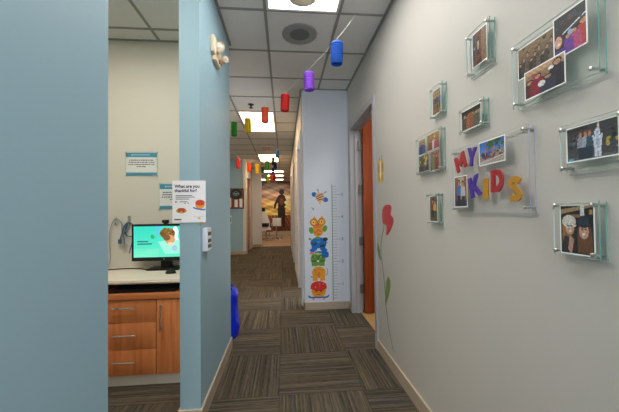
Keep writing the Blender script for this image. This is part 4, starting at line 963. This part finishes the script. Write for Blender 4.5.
# walking person seen from behind, dark against the sunset
mp_([(-.36, 1.95), (-.33, 2.14), (-.24, 2.22), (-.02, 2.22), (.07, 2.12), (.10, 1.95), (.04, 1.7), (.05, 1.38), (-.32, 1.38), (-.31, 1.7)])
p.ell(MX(-.12), MZ(2.37), .042, .056, DKP); mp_([(-.18, 2.15), (-.06, 2.15), (-.06, 2.3), (-.18, 2.3)])
mp_([(-.30, 2.16), (-.42, 1.95), (-.52, 1.72), (-.54, 1.48), (-.45, 1.48), (-.40, 1.70), (-.29, 1.86), (-.24, 2.0)]); mp_([(.03, 2.16), (.11, 1.98), (.16, 1.84), (.08, 1.60), (.02, 1.62), (.06, 1.82), (.03, 1.92), (.0, 2.05)])
mp_([(-.34, 1.5), (-.33, 1.0), (-.29, .55), (-.15, .55), (-.14, 1.0), (-.12, 1.5)]); mp_([(-.15, 1.5), (-.13, 1.0), (-.09, .52), (.05, .52), (.07, 1.0), (.08, 1.5)])
mp_([(-.33, .58), (-.34, .5), (-.14, .5), (-.15, .58)]); mp_([(-.10, .56), (-.10, .47), (.08, .47), (.04, .56)])
p.ell(MX(.12), MZ(1.80), .030, .036, (255, 236, 170)); p.ell(MX(.12), MZ(1.80), .018, .022, (255, 250, 220)); p.ell(MX(-.12), MZ(1.85), .035, .07, (120, 66, 38)); mp_([(-.24, 2.05), (.0, 2.05), (.0, 1.98), (-.24, 1.98)], (96, 60, 44))
mural = p.mesh('wall_mural', frame_uv('F', (-1.83, 16.035, .27)), 'mural', None, loc=(-.1, 16.04, .27), thick=.004)
tag(mural, 'large sunset mural of a walking person covering the far wall', 'mural')
t = thing('treatment_chair', 'white chair with dark headrest in front of the sunset mural', 'chair', (-.85, 14.0, 0))
mb = MB(); mb.lathe([(.28, 0), (.28, .04), (.06, .07), (.05, .4)], (-.85, 14.0, 0), n=20); build('base', mb, 'chrome', t, smooth=True)
bx('seat', 'white', -1.15, -.62, 13.85, 14.2, .40, .56, parent=t, bev=.04)
mb = MB(); mb.prism([(-1.12, .56), (-.68, .56), (-.68, .8), (-.78, 1.12), (-.9, 1.32), (-1.1, 1.32)], 'Y', 13.95, 14.12); build('backrest', mb, 'white', t)
bx('headrest', 'black', -1.08, -.88, 13.93, 14.1, 1.32, 1.50, parent=t, bev=.03)
bx('armrest', 'black', -1.05, -.70, 13.80, 13.94, .62, .78, parent=t, bev=.02)
t = thing('instrument_cart', 'small white cart on a chrome stem right of the white chair', 'cart', (-.36, 14.2, 0))
bx('cabinet', 'white', -.54, -.14, 14.05, 14.35, .62, 1.0, parent=t, bev=.015)
mb = MB(); mb.tube([(-.36, 14.2, .03), (-.36, 14.2, .62)], .025)
for k in range(5): mb.tube([(-.36, 14.2, .06), (-.36+.24*math.cos(k*1.257), 14.2+.24*math.sin(k*1.257), .05)], .018)
build('stem', mb, 'chrome', t)
for k in range(5):
    mb = MB(); mb.ball((-.36+.24*math.cos(k*1.257), 14.2+.24*math.sin(k*1.257), .026), .025); build('caster', mb, 'black', t, smooth=True)
mb = MB(); mb.tube(smoothpath([(-.54, 14.2, .8), (-.58, 14.25, .74), (-.60, 14.3, .6)]), .02); build('arm', mb, 'chrome', t)
t = thing('rolling_stool', 'low stool with brown seat between the white chair and the cart', 'stool', (-.66, 13.5, 0))
mb = MB(); mb.lathe([(.14, .40), (.15, .42), (.15, .46), (.13, .48)], (-.66, 13.5, 0), n=20); build('seat', mb, mat('brown vinyl', (150, 80, 50), .5), t, smooth=True)
mb = MB(); mb.tube([(-.66, 13.5, .05), (-.66, 13.5, .40)], .02)
for k in range(5): mb.tube([(-.66, 13.5, .07), (-.66+.2*math.cos(k*1.257), 13.5+.2*math.sin(k*1.257), .02)], .014)
build('base', mb, 'chrome', t)

# ================================================================== LIGHT, CAMERA
w = bpy.data.worlds.new('World'); S.world = w; w.use_nodes = True
w.node_tree.nodes['Background'].inputs[0].default_value = (.90, .95, 1, 1); w.node_tree.nodes['Background'].inputs[1].default_value = 3.0
cam = bpy.data.cameras.new('camera'); co = bpy.data.objects.new('camera', cam); COL.objects.link(co)
f_px = 295.06; cam.sensor_fit = 'HORIZONTAL'; cam.sensor_width = 36; cam.lens = f_px/619*36; cam.clip_start = .05
yaw, pitch, roll = .0865, .0182, -.0116
F = Vector((math.sin(yaw)*math.cos(pitch), math.cos(yaw)*math.cos(pitch), math.sin(pitch))); r = Vector((math.cos(yaw), -math.sin(yaw), 0)); u = r.cross(F)
r2 = r*math.cos(roll)+u*math.sin(roll); u2 = u*math.cos(roll)-r*math.sin(roll)
co.matrix_world = Matrix(((r2.x, u2.x, -F.x, 0), (r2.y, u2.y, -F.y, 0), (r2.z, u2.z, -F.z, 1.303), (0, 0, 0, 1)))
S.camera = co
S.view_settings.view_transform = 'Standard'; S.view_settings.look = 'None'; S.view_settings.gamma = 1; S.view_settings.exposure = .45
S.view_settings.use_curve_mapping = False
S.cycles.use_denoising = True
S.cycles.max_bounces = 10; S.cycles.diffuse_bounces = 6; S.cycles.transparent_max_bounces = 24
S.cycles.sample_clamp_indirect = 6
